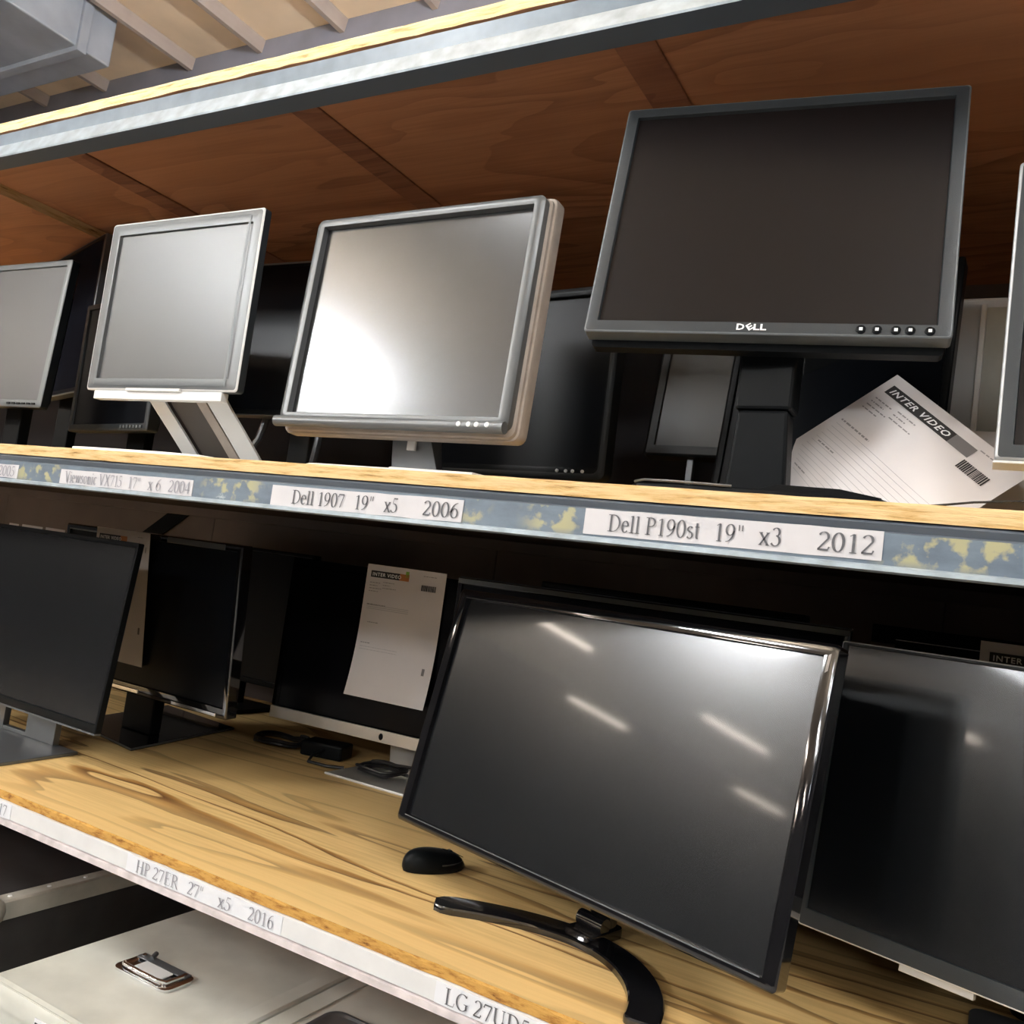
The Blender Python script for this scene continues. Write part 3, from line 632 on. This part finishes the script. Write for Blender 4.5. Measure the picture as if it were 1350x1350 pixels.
# ================================================================== printed sheets
def sheet(name, label, mapf, u0, u1, v0, v1, nu=10, nv=14, group=None, th=.0004, outline=None):
    """mapf(u, v, lift) -> world point"""
    mb = MB()
    for s_ in (0, 1):
        b = len(mb.v)
        for j in range(nv+1):
            for i in range(nu+1):
                mb.v.append(tuple(mapf(u0+(u1-u0)*i/nu, v0+(v1-v0)*j/nv, -th*s_)))
        for j in range(nv):
            for i in range(nu):
                q = (b+j*(nu+1)+i, b+j*(nu+1)+i+1, b+(j+1)*(nu+1)+i+1, b+(j+1)*(nu+1)+i)
                mb.f.append(q if s_ == 0 else q[::-1]); mb.m.append(0)
    N = (nu+1)*(nv+1)
    rim = [i for i in range(nu+1)]+[(j)*(nu+1)+nu for j in range(1, nv+1)]+[nv*(nu+1)+i for i in range(nu-1, -1, -1)]+[j*(nu+1) for j in range(nv-1, 0, -1)]
    for a, b in zip(rim, rim[1:]+rim[:1]): mb.f.append((a, b, b+N, a+N)); mb.m.append(0)
    o = mb.build(name, M['sheet'], smooth=True); tag(o, label, 'paper', group)
    return o
def rule(mb, mapf, u0, u1, v0, v1, n=4):
    for i in range(n):
        a = u0+(u1-u0)*i/n; b = u0+(u1-u0)*(i+1)/n
        mb.quad(mapf(a, v0, .0005), mapf(b, v0, .0005), mapf(b, v1, .0005), mapf(a, v1, .0005))
def scribble(mb, mapf, u, v, w, h, rnd):
    """a run of small print: short dashes"""
    x = u
    while x < u+w:
        l = rnd.uniform(.002, .008); rule(mb, mapf, x, min(x+l, u+w), v, v+h, 1); x += l+.0015
def form(o, mapf, style, seed=1):
    """header banner, customer lines, ruled table, barcode. u right 0-.21, v up 0-.297"""
    rnd = random.Random(seed)
    mb = MB(); rule(mb, mapf, .012, .118 if style != 'orange' else .090, .268, .283, 6); mb.build('banner', M['banner'], o, fixn=False)
    mb = MB(); rule(mb, mapf, .118 if style != 'orange' else .090, .150 if style != 'orange' else .115, .268, .283, 3)
    mb.build('banner_end', M['banner_orange'] if style == 'orange' else M['banner_grey'], o, fixn=False)
    mb = MB(); put_sans(mb, 'INTER VIDEO', .016, .2715, .098 if style != 'orange' else .078, .008, lambda a, b: mapf(a, b, .0008), bold=.02, spacing=1.15, slant=.0 if style == 'orange' else .25)
    mb.build('banner_lettering', M['white_print'], o, fixn=False)['kind'] = 'stuff'
    mb = MB()
    for k, w in enumerate((.028, .022, .033, .025)): scribble(mb, mapf, .012, .255-k*.0065, w, .0016, rnd)
    for k, w in enumerate((.03, .02, .036)): scribble(mb, mapf, .048, .258-k*.0065, w, .0016, rnd)
    scribble(mb, mapf, .152, .284, .034, .0015, rnd); scribble(mb, mapf, .012, .205, .05, .0024, rnd); scribble(mb, mapf, .02, .165, .03, .0018, rnd)
    scribble(mb, mapf, .012, .118, .026, .002, rnd)
    mb.build('small_print', M['sheet_print'], o, fixn=False)['kind'] = 'stuff'
    mb = MB()
    if style != 'orange':
        for k in range(13): rule(mb, mapf, .012, .190, .198-k*.0072, .1986-k*.0072, 6)
    else:
        for k in range(3): rule(mb, mapf, .012, .125, .204-k*.004, .2052-k*.004, 4)
        for k in range(2): scribble(mb, mapf, .012, .110-k*.006, .10, .0012, rnd)
    mb.build('ruled_lines', M['sheet_fine'], o, fixn=False)['kind'] = 'stuff'
    mb = MB(); x = .150
    while x < .188:
        l = rnd.choice((.0008, .0014, .002)); rule(mb, mapf, x, x+l, .252, .265, 1); x += l+rnd.choice((.0006, .001))
    mb.build('barcode', M['banner'], o, fixn=False)['kind'] = 'stuff'

# invoice leaning behind the black column
TH = math.radians(-44)
apex = Vector((-.138, .226, .192)); ex = Vector((1, 0, 0)); ez = Vector((0, .447, .894)).normalized(); nz = ex.cross(ez)   # in-plane axes
nrm = Vector((0, -.894, .447))
def map1(u, v, l):
    dv = .297-v           # down from the top edge
    px = u*math.cos(TH)+dv*math.sin(TH)*1.0; pz = u*math.sin(TH)-dv*math.cos(TH)
    s_ = max(0, dv-.165)                         # the lower left end bends back and down
    P = apex + ex*px + ez*pz + nrm*(l+.002*math.sin(u*30)*math.sin(dv*14))
    lim = .006
    if P.z < lim:                                 # what would pass below the board lies flat on it
        extra = lim-P.z; P = Vector((P.x, P.y-0*extra, lim+l)); P.y = max(.024, P.y+extra*.02)
    if dv > .150 and u < .12:
        k = (dv-.150); P.x += k*.62*max(0, 1-u/.12); P.z = max(.006, P.z-k*.25*max(0, 1-u/.12))
    return P
s1 = sheet('invoice_sheet', 'white invoice sheet leaning at an angle beside the black column, with banner and barcode', map1, 0, .21, 0, .297, 12, 24)
form(s1, map1, 'grey', 3)

# ================================================================== lower shelf
# L1 left 27in
c = (-1.761, .197, -.330)
t = thing('monitor', 'slim black monitor with a square grey foot, leftmost on the lower shelf', 'monitor', (-1.76, .24, LZS), 0, 'monitors on the lower shelf')
P = panel(t, c, -.025, .069, (-.306, .306, -.182, .182), (-.2985, .2985, -.166, .172), M['pl_black'], M['scr_lg'], r=.003, chamfer=.0015, lip=.003, side=.010, depth=.035)
MB().box(-.306, .306, -.0035, .010, -.1855, -.1822).build('silver_strip', M['gun'], t, P, label='thin silver lower edge')
base(t, [(-1.94, .075), (-1.572, .070), (-1.590, .245), (-1.94, .25)], LZS, .006, M['gun'])
nk = MB()
nk.box(-1.86, -1.832, .232, .246, LZS+.006, -.40).box(-1.752, -1.655, .232, .246, LZS+.006, -.40).box(-1.832, -1.752, .2325, .2455, -.45, -.40).box(-1.832, -1.752, .2325, .2455, LZS+.006, LZS+.014)
nk.build('neck', M['gun'], t, loc2(t), bevel=.001)
# L2 glossy black
c = (-1.675, .409, -.306)
t = thing('monitor', 'glossy black monitor with short chrome bars behind the leftmost slim monitor', 'monitor', (-1.69, .47, LZS), 0, 'monitors on the lower shelf')
P = panel(t, c, -.028, -.077, (-.306, .306, -.180, .180), (-.292, .292, -.158, .166), M['gloss'], M['scr_black'], back=M['pl_black'], r=.004, lip=.006)
MB().box(.070, .255, -.0075, -.005, .1665, .1785).build('top_trim', M['gun'], t, P, bevel=.001, label='grey strip on the top bezel')
MB().box(-.075, .020, -.0075, -.005, -.176, -.167).build('chrome_bar', M['chrome'], t, P, bevel=.001, label='short chrome bar')
MB().box(.135, .275, -.0075, -.005, -.178, -.170).build('chrome_bar', M['chrome'], t, P, bevel=.001, label='short chrome bar')
base(t, [(-1.86, .413), (-1.572, .356), (-1.655, .72), (-1.95, .76)], LZS, .006, M['gloss'])
MB().tube([(-1.86, .4125, LZS+.0035), (-1.572, .3555, LZS+.0035), (-1.655, .72, LZS+.0035)], .0022, 6).build('base_edge', M['gun'], t, loc2(t))
neck(t, -1.76, -1.66, .47, .50, LZS+.006, -.35, M['pl_black'])
c = (-1.93, .93, -.325)
t = thing('monitor', 'dark monitor at the back, filling the gap left of the all-in-one', 'monitor', (c[0], c[1]+.08, LZS), 0, 'monitors on the lower shelf')
panel(t, c, 0, 0, (-.27, .27, -.18, .20), (-.26, .26, -.165, .19), M['pl_black'], M['scr_black'], r=.003, depth=.035)
gen_stand(t, c, .035, LZS, M['pl_black'])
# L3 black glass with silver chin
c = (-1.171, .690, -.326)
t = thing('computer', 'all-in-one computer with black glass and a pale aluminium chin, an invoice on it', 'computer', (-1.14, .76, LZS), 0)
P = panel(t, c, .06, 0, (-.325, .325, -.163, .19), (-.305, .305, -.160, .172), M['scr_glass'], M['scr_glass'], back=M['alu'], r=.004, chamfer=.001, lip=.001, side=.006, depth=.03)
MB().box(-.325, .325, -.0035, .006, -.1905, -.1635).build('chin', M['alu'], t, P, bevel=.001)
MB().loft([[(-.006+.0055*math.cos(k*PI/8), y, -.1775+.0075*math.sin(k*PI/8)) for k in range(16)] for y in (-.0034, -.0042)]).build('logo', M['pl_black'], t, P, label='small black round emblem')
base(t, rrect(-1.236, -1.02, .583, .80, .006), LZS, .004, M['alu'])
MB().tube([(-1.234, .5835, LZS+.003), (-1.022, .5835, LZS+.003)], .0024, 6).build('base_edge', M['pl_white'], t, loc2(t))
neck(t, -1.20, -1.06, .765, .775, LZS+.004, -.38, M['alu'], lean=-.03)

def flat_map(origin, yaw, tilt, curl=0.0, w=.21):
    Mx = PM(origin, yaw, tilt)
    def f(u, v, l):
        return Mx @ Vector((u, -.0008-l-curl*((v-.18)/.12)**2*(1 if v < .18 else 0), v))
    return f
m3 = flat_map((-1.171-.0855-.021, .672, -.424), .06, 0, .010)
m3 = flat_map((-1.276, .6795, -.424), .06, 0, .010)
s3 = sheet('invoice_sheet', 'white invoice with orange-ended banner on the black glass of the all-in-one computer', m3, 0, .21, 0, .297)
form(s3, m3, 'orange', 5)
tp = MB(); rule(tp, m3, .105, .114, .276, .290, 1); tp.build('green_tape', M['green'], s3, fixn=False, label='small green tape mark')
tp = MB(); rule(tp, m3, .185, .192, .070, .085, 1); tp.build('stamp', M['banner_grey'], s3, fixn=False)

PL2 = PM((-1.675, .409, -.306), -.028, -.077)
def m2(u, v, l): return PL2 @ Vector((-.182+u, -.0085-l-(.012*((u-.17)/.04)**2 if u > .17 else 0)*(v/.3), -.116+v))
s2 = sheet('invoice_sheet', 'white invoice sheet taped on the glossy black monitor, half hidden by the slim one', m2, 0, .21, 0, .297)
form(s2, m2, 'orange', 8)
# stack of paper slips over the top edge of the left monitors
tp = MB(); rule(tp, m2, .185, .192, .070, .085, 1); tp.build('stamp', M['banner_grey'], s2, fixn=False)
for x0, x1, zz in ((-2.215, -2.175, -.1475), (-2.16, -2.075, -.1465), (-2.062, -1.985, -.146)):
    o = MB().loft([[(x0, .398, zz-.012), (x1, .398, zz-.0125), (x1, .398, zz+.0005), (x0, .398, zz+.001)], [(x0, .3984, zz-.012), (x1, .3984, zz-.0125), (x1, .3984, zz+.0005), (x0, .3984, zz+.001)]]).build('paper_slip', M['sheet'])
    o.location = (0, 0, 0); tag(o, 'small white paper slip above the leftmost slim monitor', 'paper', 'paper slips above the slim monitor')

# LG main
c = (-.464, .159, -.329); YA, TI = -.282, .188
t = thing('monitor', 'glossy black 27-inch monitor on a crescent-shaped foot, front of the lower shelf', 'monitor', (-.43, .23, LZS), 0, 'monitors on the lower shelf')
P = panel(t, c, YA, TI, (-.3165, .3165, -.1805, .1835), (-.2985, .2985, -.1685, .1685), M['gloss'], M['scr_lg'], back=M['pl_black'], r=.006, chamfer=.004, lip=.007, side=.016, depth=.05)
# highlights of the two upper corner chamfers, put in as chrome facets
MB().loft([[(.3045, -.0078, .150), (.3145, -.004, .160), (.3150, -.004, .1785), (.3055, -.0078, .1700)], [(.3045, -.0072, .150), (.3145, -.0034, .160), (.3150, -.0034, .1785), (.3055, -.0072, .1700)]]).build('highlight_facet', M['chrome'], t, P)
MB().loft([[(-.3150, -.004, .140), (-.3090, -.0078, .150), (-.3070, -.0078, .176), (-.3145, -.004, .1800)], [(-.3150, -.0034, .140), (-.3090, -.0072, .150), (-.3070, -.0072, .176), (-.3145, -.0034, .1800)]]).build('highlight_facet', M['chrome'], t, P)
MB().box(-.2975, .2975, -.0078, -.0066, -.1705, -.1693).build('screen_trim', M['gun'], t, P)
cl = [(-.652, .146), (-.60, .172), (-.547, .190), (-.50, .199), (-.455, .199), (-.412, .187), (-.374, .163), (-.342, .128), (-.320, .088), (-.309, .050), (-.306, .030)]
def spl(pts, n=4):
    out = []
    for i in range(len(pts)-1):
        p0, p1, p2, p3 = [Vector(pts[max(0, min(len(pts)-1, i+k))]) for k in (-1, 0, 1, 2)]
        for j in range(n):
            u = j/n; out.append(.5*((2*p1)+(p2-p0)*u+(2*p0-5*p1+4*p2-p3)*u*u+(3*p1-p0-3*p2+p3)*u**3))
    out.append(Vector(pts[-1])); return out
q = spl(cl); L = []
for i, p in enumerate(q):
    d = (q[min(i+1, len(q)-1)]-q[max(i-1, 0)]).normalized(); n2 = Vector((-d.y, d.x))
    hw = .0245-.0045*i/len(q)
    e = min(i, len(q)-1-i)
    if e == 0: hw *= .5
    elif e == 1: hw *= .86
    prof = [(-hw, 0), (-hw, .007), (-hw+.0018, .009), (hw-.0018, .009), (hw, .007), (hw, 0)]
    L.append([(p.x+n2.x*a, p.y+n2.y*a, LZS+b) for a, b in prof])
MB().loft(L).build('crescent_foot', M['gloss'], t, loc2(t), smooth=True)
NM = loc2(t) @ T(-.445, .235, LZS) @ Matrix.Rotation(YA, 4, 'Z')
MB().loft([rr for rr in [[(x*s_, y-.0, z) for x, y in rrect(-.024, .024, -.045, .030, .010)] for z, s_ in ((.0005, 1.0), (.010, 1.0), (.013, .96))]]).build('foot_block', M['gloss'], t, NM, smooth=True)
MB().loft([[(x, y+z*.10, z) for x, y in rrect(-.019, .019, -.004, .020, .008)] for z in (.010, .06, .12, .20)]).build('neck', M['gloss'], t, NM, smooth=True)
MB().tube([(-.022, -.012, .0205), (.022, -.012, .0205)], .0105, 12).build('hinge', M['gloss'], t, NM, smooth=True)

# L5, L5b behind LG
c = (-.535, .42, -.312)
t = thing('monitor', 'black monitor directly behind the crescent-foot monitor, its grey top edge showing', 'monitor', (c[0], c[1]+.08, LZS), 0, 'monitors on the lower shelf')
P = panel(t, c, .08, 0, (-.31, .345, -.18, .182), (-.30, .335, -.165, .170), M['gloss'], M['scr_black'], back=M['pl_char'], r=.003, lip=.005)
MB().box(-.31, .345, .004, .026, .1822, .1842).build('top_edge', M['pl_grey'], t, P, label='grey top edge')
MB().box(-.308, .343, -.0062, -.0054, .172, .1805).build('top_trim', M['pl_grey'], t, P, label='gloss reflection on the upper bezel, laid on as a grey strip')  # reflection on the glossy bezel painted as a grey strip
gen_stand(t, c, .06, LZS, M['pl_black'])
c = (-.56, .66, -.295)
t = thing('monitor', 'black monitor furthest back behind the crescent-foot monitor', 'monitor', (c[0], c[1]+.08, LZS), 0, 'monitors on the lower shelf')
panel(t, c, -.10, 0, (-.27, .27, -.18, .18), (-.26, .26, -.165, .170), M['pl_black'], M['scr_black'], r=.003)
gen_stand(t, c, .06, LZS, M['pl_black'])
# L6 right 27in
c = (.103, .217, -.326)
t = thing('monitor', 'large black monitor with a thin silver rim filling the lower right corner', 'monitor', (c[0], c[1]+.08, LZS), 0, 'monitors on the lower shelf')
P = panel(t, c, -.294, .126, (-.306, .306, -.182, .182), (-.2975, .2975, -.160, .1765), M['pl_char'], M['scr_lg'], back=M['pl_black'], rim=M['pl_pale'], r=.003, chamfer=.0018, lip=.003, side=.010, depth=.04)
MB().box(-.180, -.098, .0025, .012, -.1905, -.1822).build('name_tab', M['pl_pale'], t, P, bevel=.001, label='pale tab under the lower edge')
neck(t, .09, .16, .30, .33, LZS+.006, -.30, M['gun'])
base(t, rrect(.0, .26, .20, .40, .02), LZS, .006, M['gun'])
c = (.165, .47, -.316)
t = thing('monitor', 'black monitor behind the silver-rimmed one at lower right, only its top edge showing', 'monitor', (c[0], c[1]+.08, LZS), 0, 'monitors on the lower shelf')
P = panel(t, c, -.044, 0, (-.30, .30, -.18, .18), (-.29, .29, -.165, .170), M['pl_black'], M['scr_black'], r=.003, rim=M['pl_black'])
MB().box(-.30, .30, -.003, .004, .1803, .1815).build('top_trim', M['pl_silver'], t, P)
gen_stand(t, c, .06, LZS, M['pl_black'])
PL7 = PM((.165, .47, -.316), -.044, 0)
def m4(u, v, l): return PL7 @ Vector((-.19+u, -.0055-l, -.101+v))
s4 = sheet('invoice_sheet', 'white invoice sheet peeking above the silver-rimmed monitor at the right edge', m4, 0, .21, 0, .297)
form(s4, m4, 'orange', 9)
bx = thing('storage_box', 'low dark box at the back of the lower shelf, far right', 'box', (.02, .84, LZS))
MB().box(-.22, .40, -.09, .09, .0, .44).build('box_body', M['back'], bx, bevel=.003)
MB().box(-.22, .40, -.091, .091, .4405, .472).build('lid', M['pl_black'], bx, bevel=.002)
o = MB().box(-.11, .25, .62, .76, -.150, -.1495).build('paper_slip', M['sheet'])

# mouse
ms = thing('computer_mouse', 'small black computer mouse on the lower shelf beside the crescent foot', 'mouse', (-.742, .275, LZS), math.radians(62))
L = []; N = 20; K = 9
for i in range(K+1):
    a = i/K*PI/2; s_ = math.cos(a)**.55 if i < K else .02; z = .004+.026*math.sin(a)
    L.append([((.054*s_)*math.cos(2*PI*k/N)*(1.0)-.004*math.sin(a), (.028*s_)*math.sin(2*PI*k/N)*(1+.10*math.cos(2*PI*k/N)), z*(1+.18*math.cos(2*PI*k/N)*-1*s_)) for k in range(N)])
MB().loft([[(p[0]*.96, p[1]*.94, .0) for p in L[0]]]+L).build('mouse_body', M['pl_black'], ms, smooth=True)
MB().tube([(.048*math.cos(a), .0275*math.sin(a), .013) for a in [k*PI/14-PI/2 for k in range(15)]], .0010, 6).build('side_trim', M['gun'], ms, smooth=True)
MB().tube([(.026, -.003, .0235), (.026, .003, .0235)], .0045, 12).build('scroll_wheel', M['pl_char'], ms, smooth=True)
MB().tube([(.052, 0, .0145), (.030, 0, .0250), (.012, 0, .0298)], .0006, 5).build('button_seam', M['gloss'], ms)

# cables and power brick
def coil(cx, cy, z, rx, ry, turns, r, seed, rot=0):
    rnd = random.Random(seed); P = []; n = 22
    for k in range(int(n*turns)+1):
        a = 2*PI*k/n; q = 1+.10*math.sin(a*.37+seed)
        x, y = rx*q*math.cos(a), ry*q*math.sin(a)
        P.append((cx+x*math.cos(rot)-y*math.sin(rot), cy+x*math.sin(rot)+y*math.cos(rot), z+r+.0042*(k/n)+.007*abs(math.sin(a*1.5+seed))))
    return P
tag(MB().tube(coil(-1.475, .70, LZS, .060, .050, 3.2, .0035, 1, .3), .0035, 7).build('power_cable', M['cable'], smooth=True), 'coiled black power cable left of the power brick, under the aluminium chin', 'cable')
tag(MB().tube(coil(-1.145, .665, LZS+.0045, .052, .038, 3.4, .0034, 2, .4)+[(-1.09, .70, LZS+.03), (-1.06, .72, LZS+.05), (-1.045, .75, LZS+.06)], .0034, 7).build('power_cable', M['cable'], smooth=True), 'coiled black power cable on the metal foot below the chin', 'cable')
tag(MB().tube(coil(-1.02, .655, LZS+.0045, .03, .026, 3.0, .0034, 5, .1), .0034, 7).build('power_cable', M['cable'], smooth=True), 'small black cable coil next to the crescent-foot monitor', 'cable')
br = thing('power_brick', 'black power brick under the aluminium chin between two cable coils', 'adapter', (-1.34, .72, LZS), .25)
MB().box(-.06, .045, -.035, .03, 0, .034).build('brick_body', M['pl_black'], br, bevel=.005)
MB().tube([(.0, -.035, .02), (-.01, -.07, .012), (.0, -.105, .006), (.05, -.112, .0055), (.085, -.10, .006)], .0035, 7).build('lead', M['cable'], br, smooth=True)
# thin cable at the upper right
tag(MB().tube([(-.085, .045, .0035), (-.06, .05, .008), (-.035, .055, .013), (-.005, .06, .0165), (.02, .055, .018), (.045, .04, .014), (.055, .03, .006)], .0013, 6).build('thin_cable', M['cable'], smooth=True), 'thin black wire curving below the monitor at the right edge', 'cable')
# loose sheet below the right-edge monitor
def m5(u, v, l): return Vector((-.060+u, .262+.008*math.sin(u*12)-l, .0015+v))
s5 = sheet('paper_sheet', 'blank pale sheet standing below the monitor at the right edge', m5, 0, .15, 0, .13, 8, 6)

# ================================================================== cases under the lower shelf
def flight_case(x0, x1, y0, y1, z0, z1, panel_m, label, rivets=False):
    t = thing('flight_case', label, 'case', ((x0+x1)/2, (y0+y1)/2, z0), 0, 'cases under the lower shelf')
    w, d, h = (x1-x0)/2, (y1-y0)/2, z1-z0
    MB().box(-w+.004, w-.004, -d+.004, d-.004, .002, h-.003).build('body', panel_m, t)
    return t, w, d, h
t, w, d, h = flight_case(-1.22, -.859, -.115, .62, -1.1796, -.78, M['case_white'], 'scuffed white case with a recessed butterfly latch on its lid')
for sx in (1,):
    MB().loft([[(sx*(w-.034), y, h-.0015), (sx*(w-.004), y, h+.0012), (sx*w, y, h-.002), (sx*w, y, h-.03), (sx*(w-.006), y, h-.03), (sx*(w-.034), y, h-.004)] for y in (-d+.012, d-.002)]).build('edge_strip', M['case_white'], t, bevel=.0008)
MB().loft([[(x, -d+.012, h-.001), (x, -d+.003, h-.004), (x, -d-.0005, h-.010), (x, -d-.0005, h-.03), (x, -d+.005, h-.03), (x, -d+.012, h-.006)] for x in (-w, w-.036)]).build('edge_strip', M['case_white'], t, smooth=True)
# butterfly latch
lx, ly = -1.067+1.0395, .051-.2525
lt = MB().loft([[(lx+x*s_, ly+y*s_, h+z) for x, y in rrect(-.060, .060, -.030, .030, .014)] for s_, z in ((1, -.002), (1, .0015), (.94, .0028), (.84, .0028), (.80, .0006))], True, True).build('latch_dish', M['chrome'], t, smooth=True)
MB().box(lx-.030, lx+.030, ly-.014, ly+.010, h+.003, h+.0055).build('latch_wing', M['pl_pale'], lt, bevel=.001)
MB().tube([(lx-.046, ly-.018, h+.006), (lx-.036, ly-.026, h+.009), (lx+.036, ly-.026, h+.009), (lx+.046, ly-.018, h+.006), (lx+.046, ly+.014, h+.005)], .0035, 8).build('latch_bail', M['chrome'], lt, smooth=True)
MB().box(lx-.056, lx+.050, ly+.012, ly+.028, h+.0026, h+.0046).build('latch_plate', M['gun'], lt, bevel=.001)
MB().tube([(lx-.030, ly+.018, h+.006), (lx-.034, ly+.030, h+.009)], .004, 8).build('latch_pin', M['gun'], lt, smooth=True)
for px_, py_ in ((-.048, .02), (.044, .02), (.044, -.02)):
    MB().tube([(lx+px_, ly+py_, h+.003), (lx+px_, ly+py_, h+.0062)], .0034, 8).build('rivet', M['chrome'], lt)
fy = -d-.0014
st = MB().box(-.055, .085, fy-.0012, fy, h-.040, h-.016).build('sticker', M['label_paper_white'], t)
MB().box(-.053, .06, fy-.0018, fy-.0013, h-.038, h-.021).build('sticker_band', M['banner'], st)
mb = MB(); put_sans(mb, 'INTER VIDEO', -.049, h-.0335, .100, .008, lambda a, b: (a, fy-.0021, b), bold=.02); mb.build('sticker_lettering', M['white_print'], st, fixn=False)
MB().loft([[(.050, y, h-.036), (.066, y, h-.038), (.080, y, h-.004), (.110, y, h-.001), (.108, y, h-.012), (.082, y, h-.014)] for y in (fy-.0024, fy-.0019)]).build('green_tape', M['green'], t, label='green tape scrap')

t, w, d, h = flight_case(-.852, -.42, -.125, .62, -1.1796, -.78, M['case_white'], 'scuffed white case to the right, mostly hidden below the price rail')
MB().loft([[(-w, y, h), (-w+.03, y, h-.0005), (-w+.03, y, h-.004), (-w-.0, y, h-.004)] for y in (-d+.01, d)]).build('edge_strip', M['case_white'], t)
lx, ly = -.80+.636+.07, .115-.2475
lt = MB().loft([[(lx+x*s_, ly+y*s_, h+z) for x, y in rrect(-.075, .075, -.045, .045, .022)] for s_, z in ((1, -.002), (1, .002), (.94, .0035), (.86, .0035), (.80, .0006))]).build('latch_dish', M['gun'], t, smooth=True)
MB().box(lx-.036, lx+.036, ly-.016, ly+.012, h+.003, h+.0055).build('latch_wing', M['chrome'], lt, bevel=.001)
t, w, d, h = flight_case(-2.05, -1.38, -.03, .62, -1.1796, -.755, M['case_black'], 'black flight case with aluminium edges and a ball corner, at lower left')
MB().loft([[(w-.030, y, h+.0005), (w-.002, y, h+.002), (w+.001, y, h-.001), (w+.001, y, h-.030), (w-.004, y, h-.030), (w-.004, y, h-.004), (w-.030, y, h-.004)] for y in (-d+.02, d-.01)]).build('edge_profile', M['case_alu'], t, bevel=.0006)
MB().loft([[(x, -d+.030, h+.0005), (x, -d+.002, h+.002), (x, -d-.001, h-.001), (x, -d-.001, h-.03), (x, -d+.004, h-.03), (x, -d+.030, h-.004)] for x in (-w, w-.02)]).build('edge_profile', M['case_alu'], t)
for k in range(9):
    y = -d+.05+k*.07; MB().loft([[(w-.015+rr*math.cos(a*PI/4), y+rr*math.sin(a*PI/4), h+zz) for a in range(8)] for rr, zz in ((.004, .0012), (.003, .003))]).build('rivet', M['pl_pale'], t)
bc = MB(); L = []
for i in range(7):
    a = -PI/2+PI*i/6; L.append([(w-.008+.026*max(.02, math.cos(a))*math.cos(k*PI/8), -d+.012+.026*max(.02, math.cos(a))*math.sin(k*PI/8), h-.014+.026*math.sin(a)) for k in range(16)])
bc.loft(L).build('ball_corner', M['case_alu'], t, smooth=True)
t, w, d, h = flight_case(-2.75, -2.1, -.05, .62, -1.1796, -.70, M['case_black'], 'grey-edged black case at the far left under the lower shelf')
MB().loft([[(w-.05, y, h+.0005), (w-.002, y, h+.002), (w+.001, y, h-.001), (w+.001, y, h-.030), (w-.004, y, h-.030), (w-.05, y, h-.004)] for y in (-d+.02, d-.01)]).build('edge_profile', M['case_alu'], t)
tag(o, 'loose white paper lying behind the monitors at lower right', 'paper')
o.name = 'loose_paper'
bpy.data.objects['loose_paper'].location = (0, 0, 0)
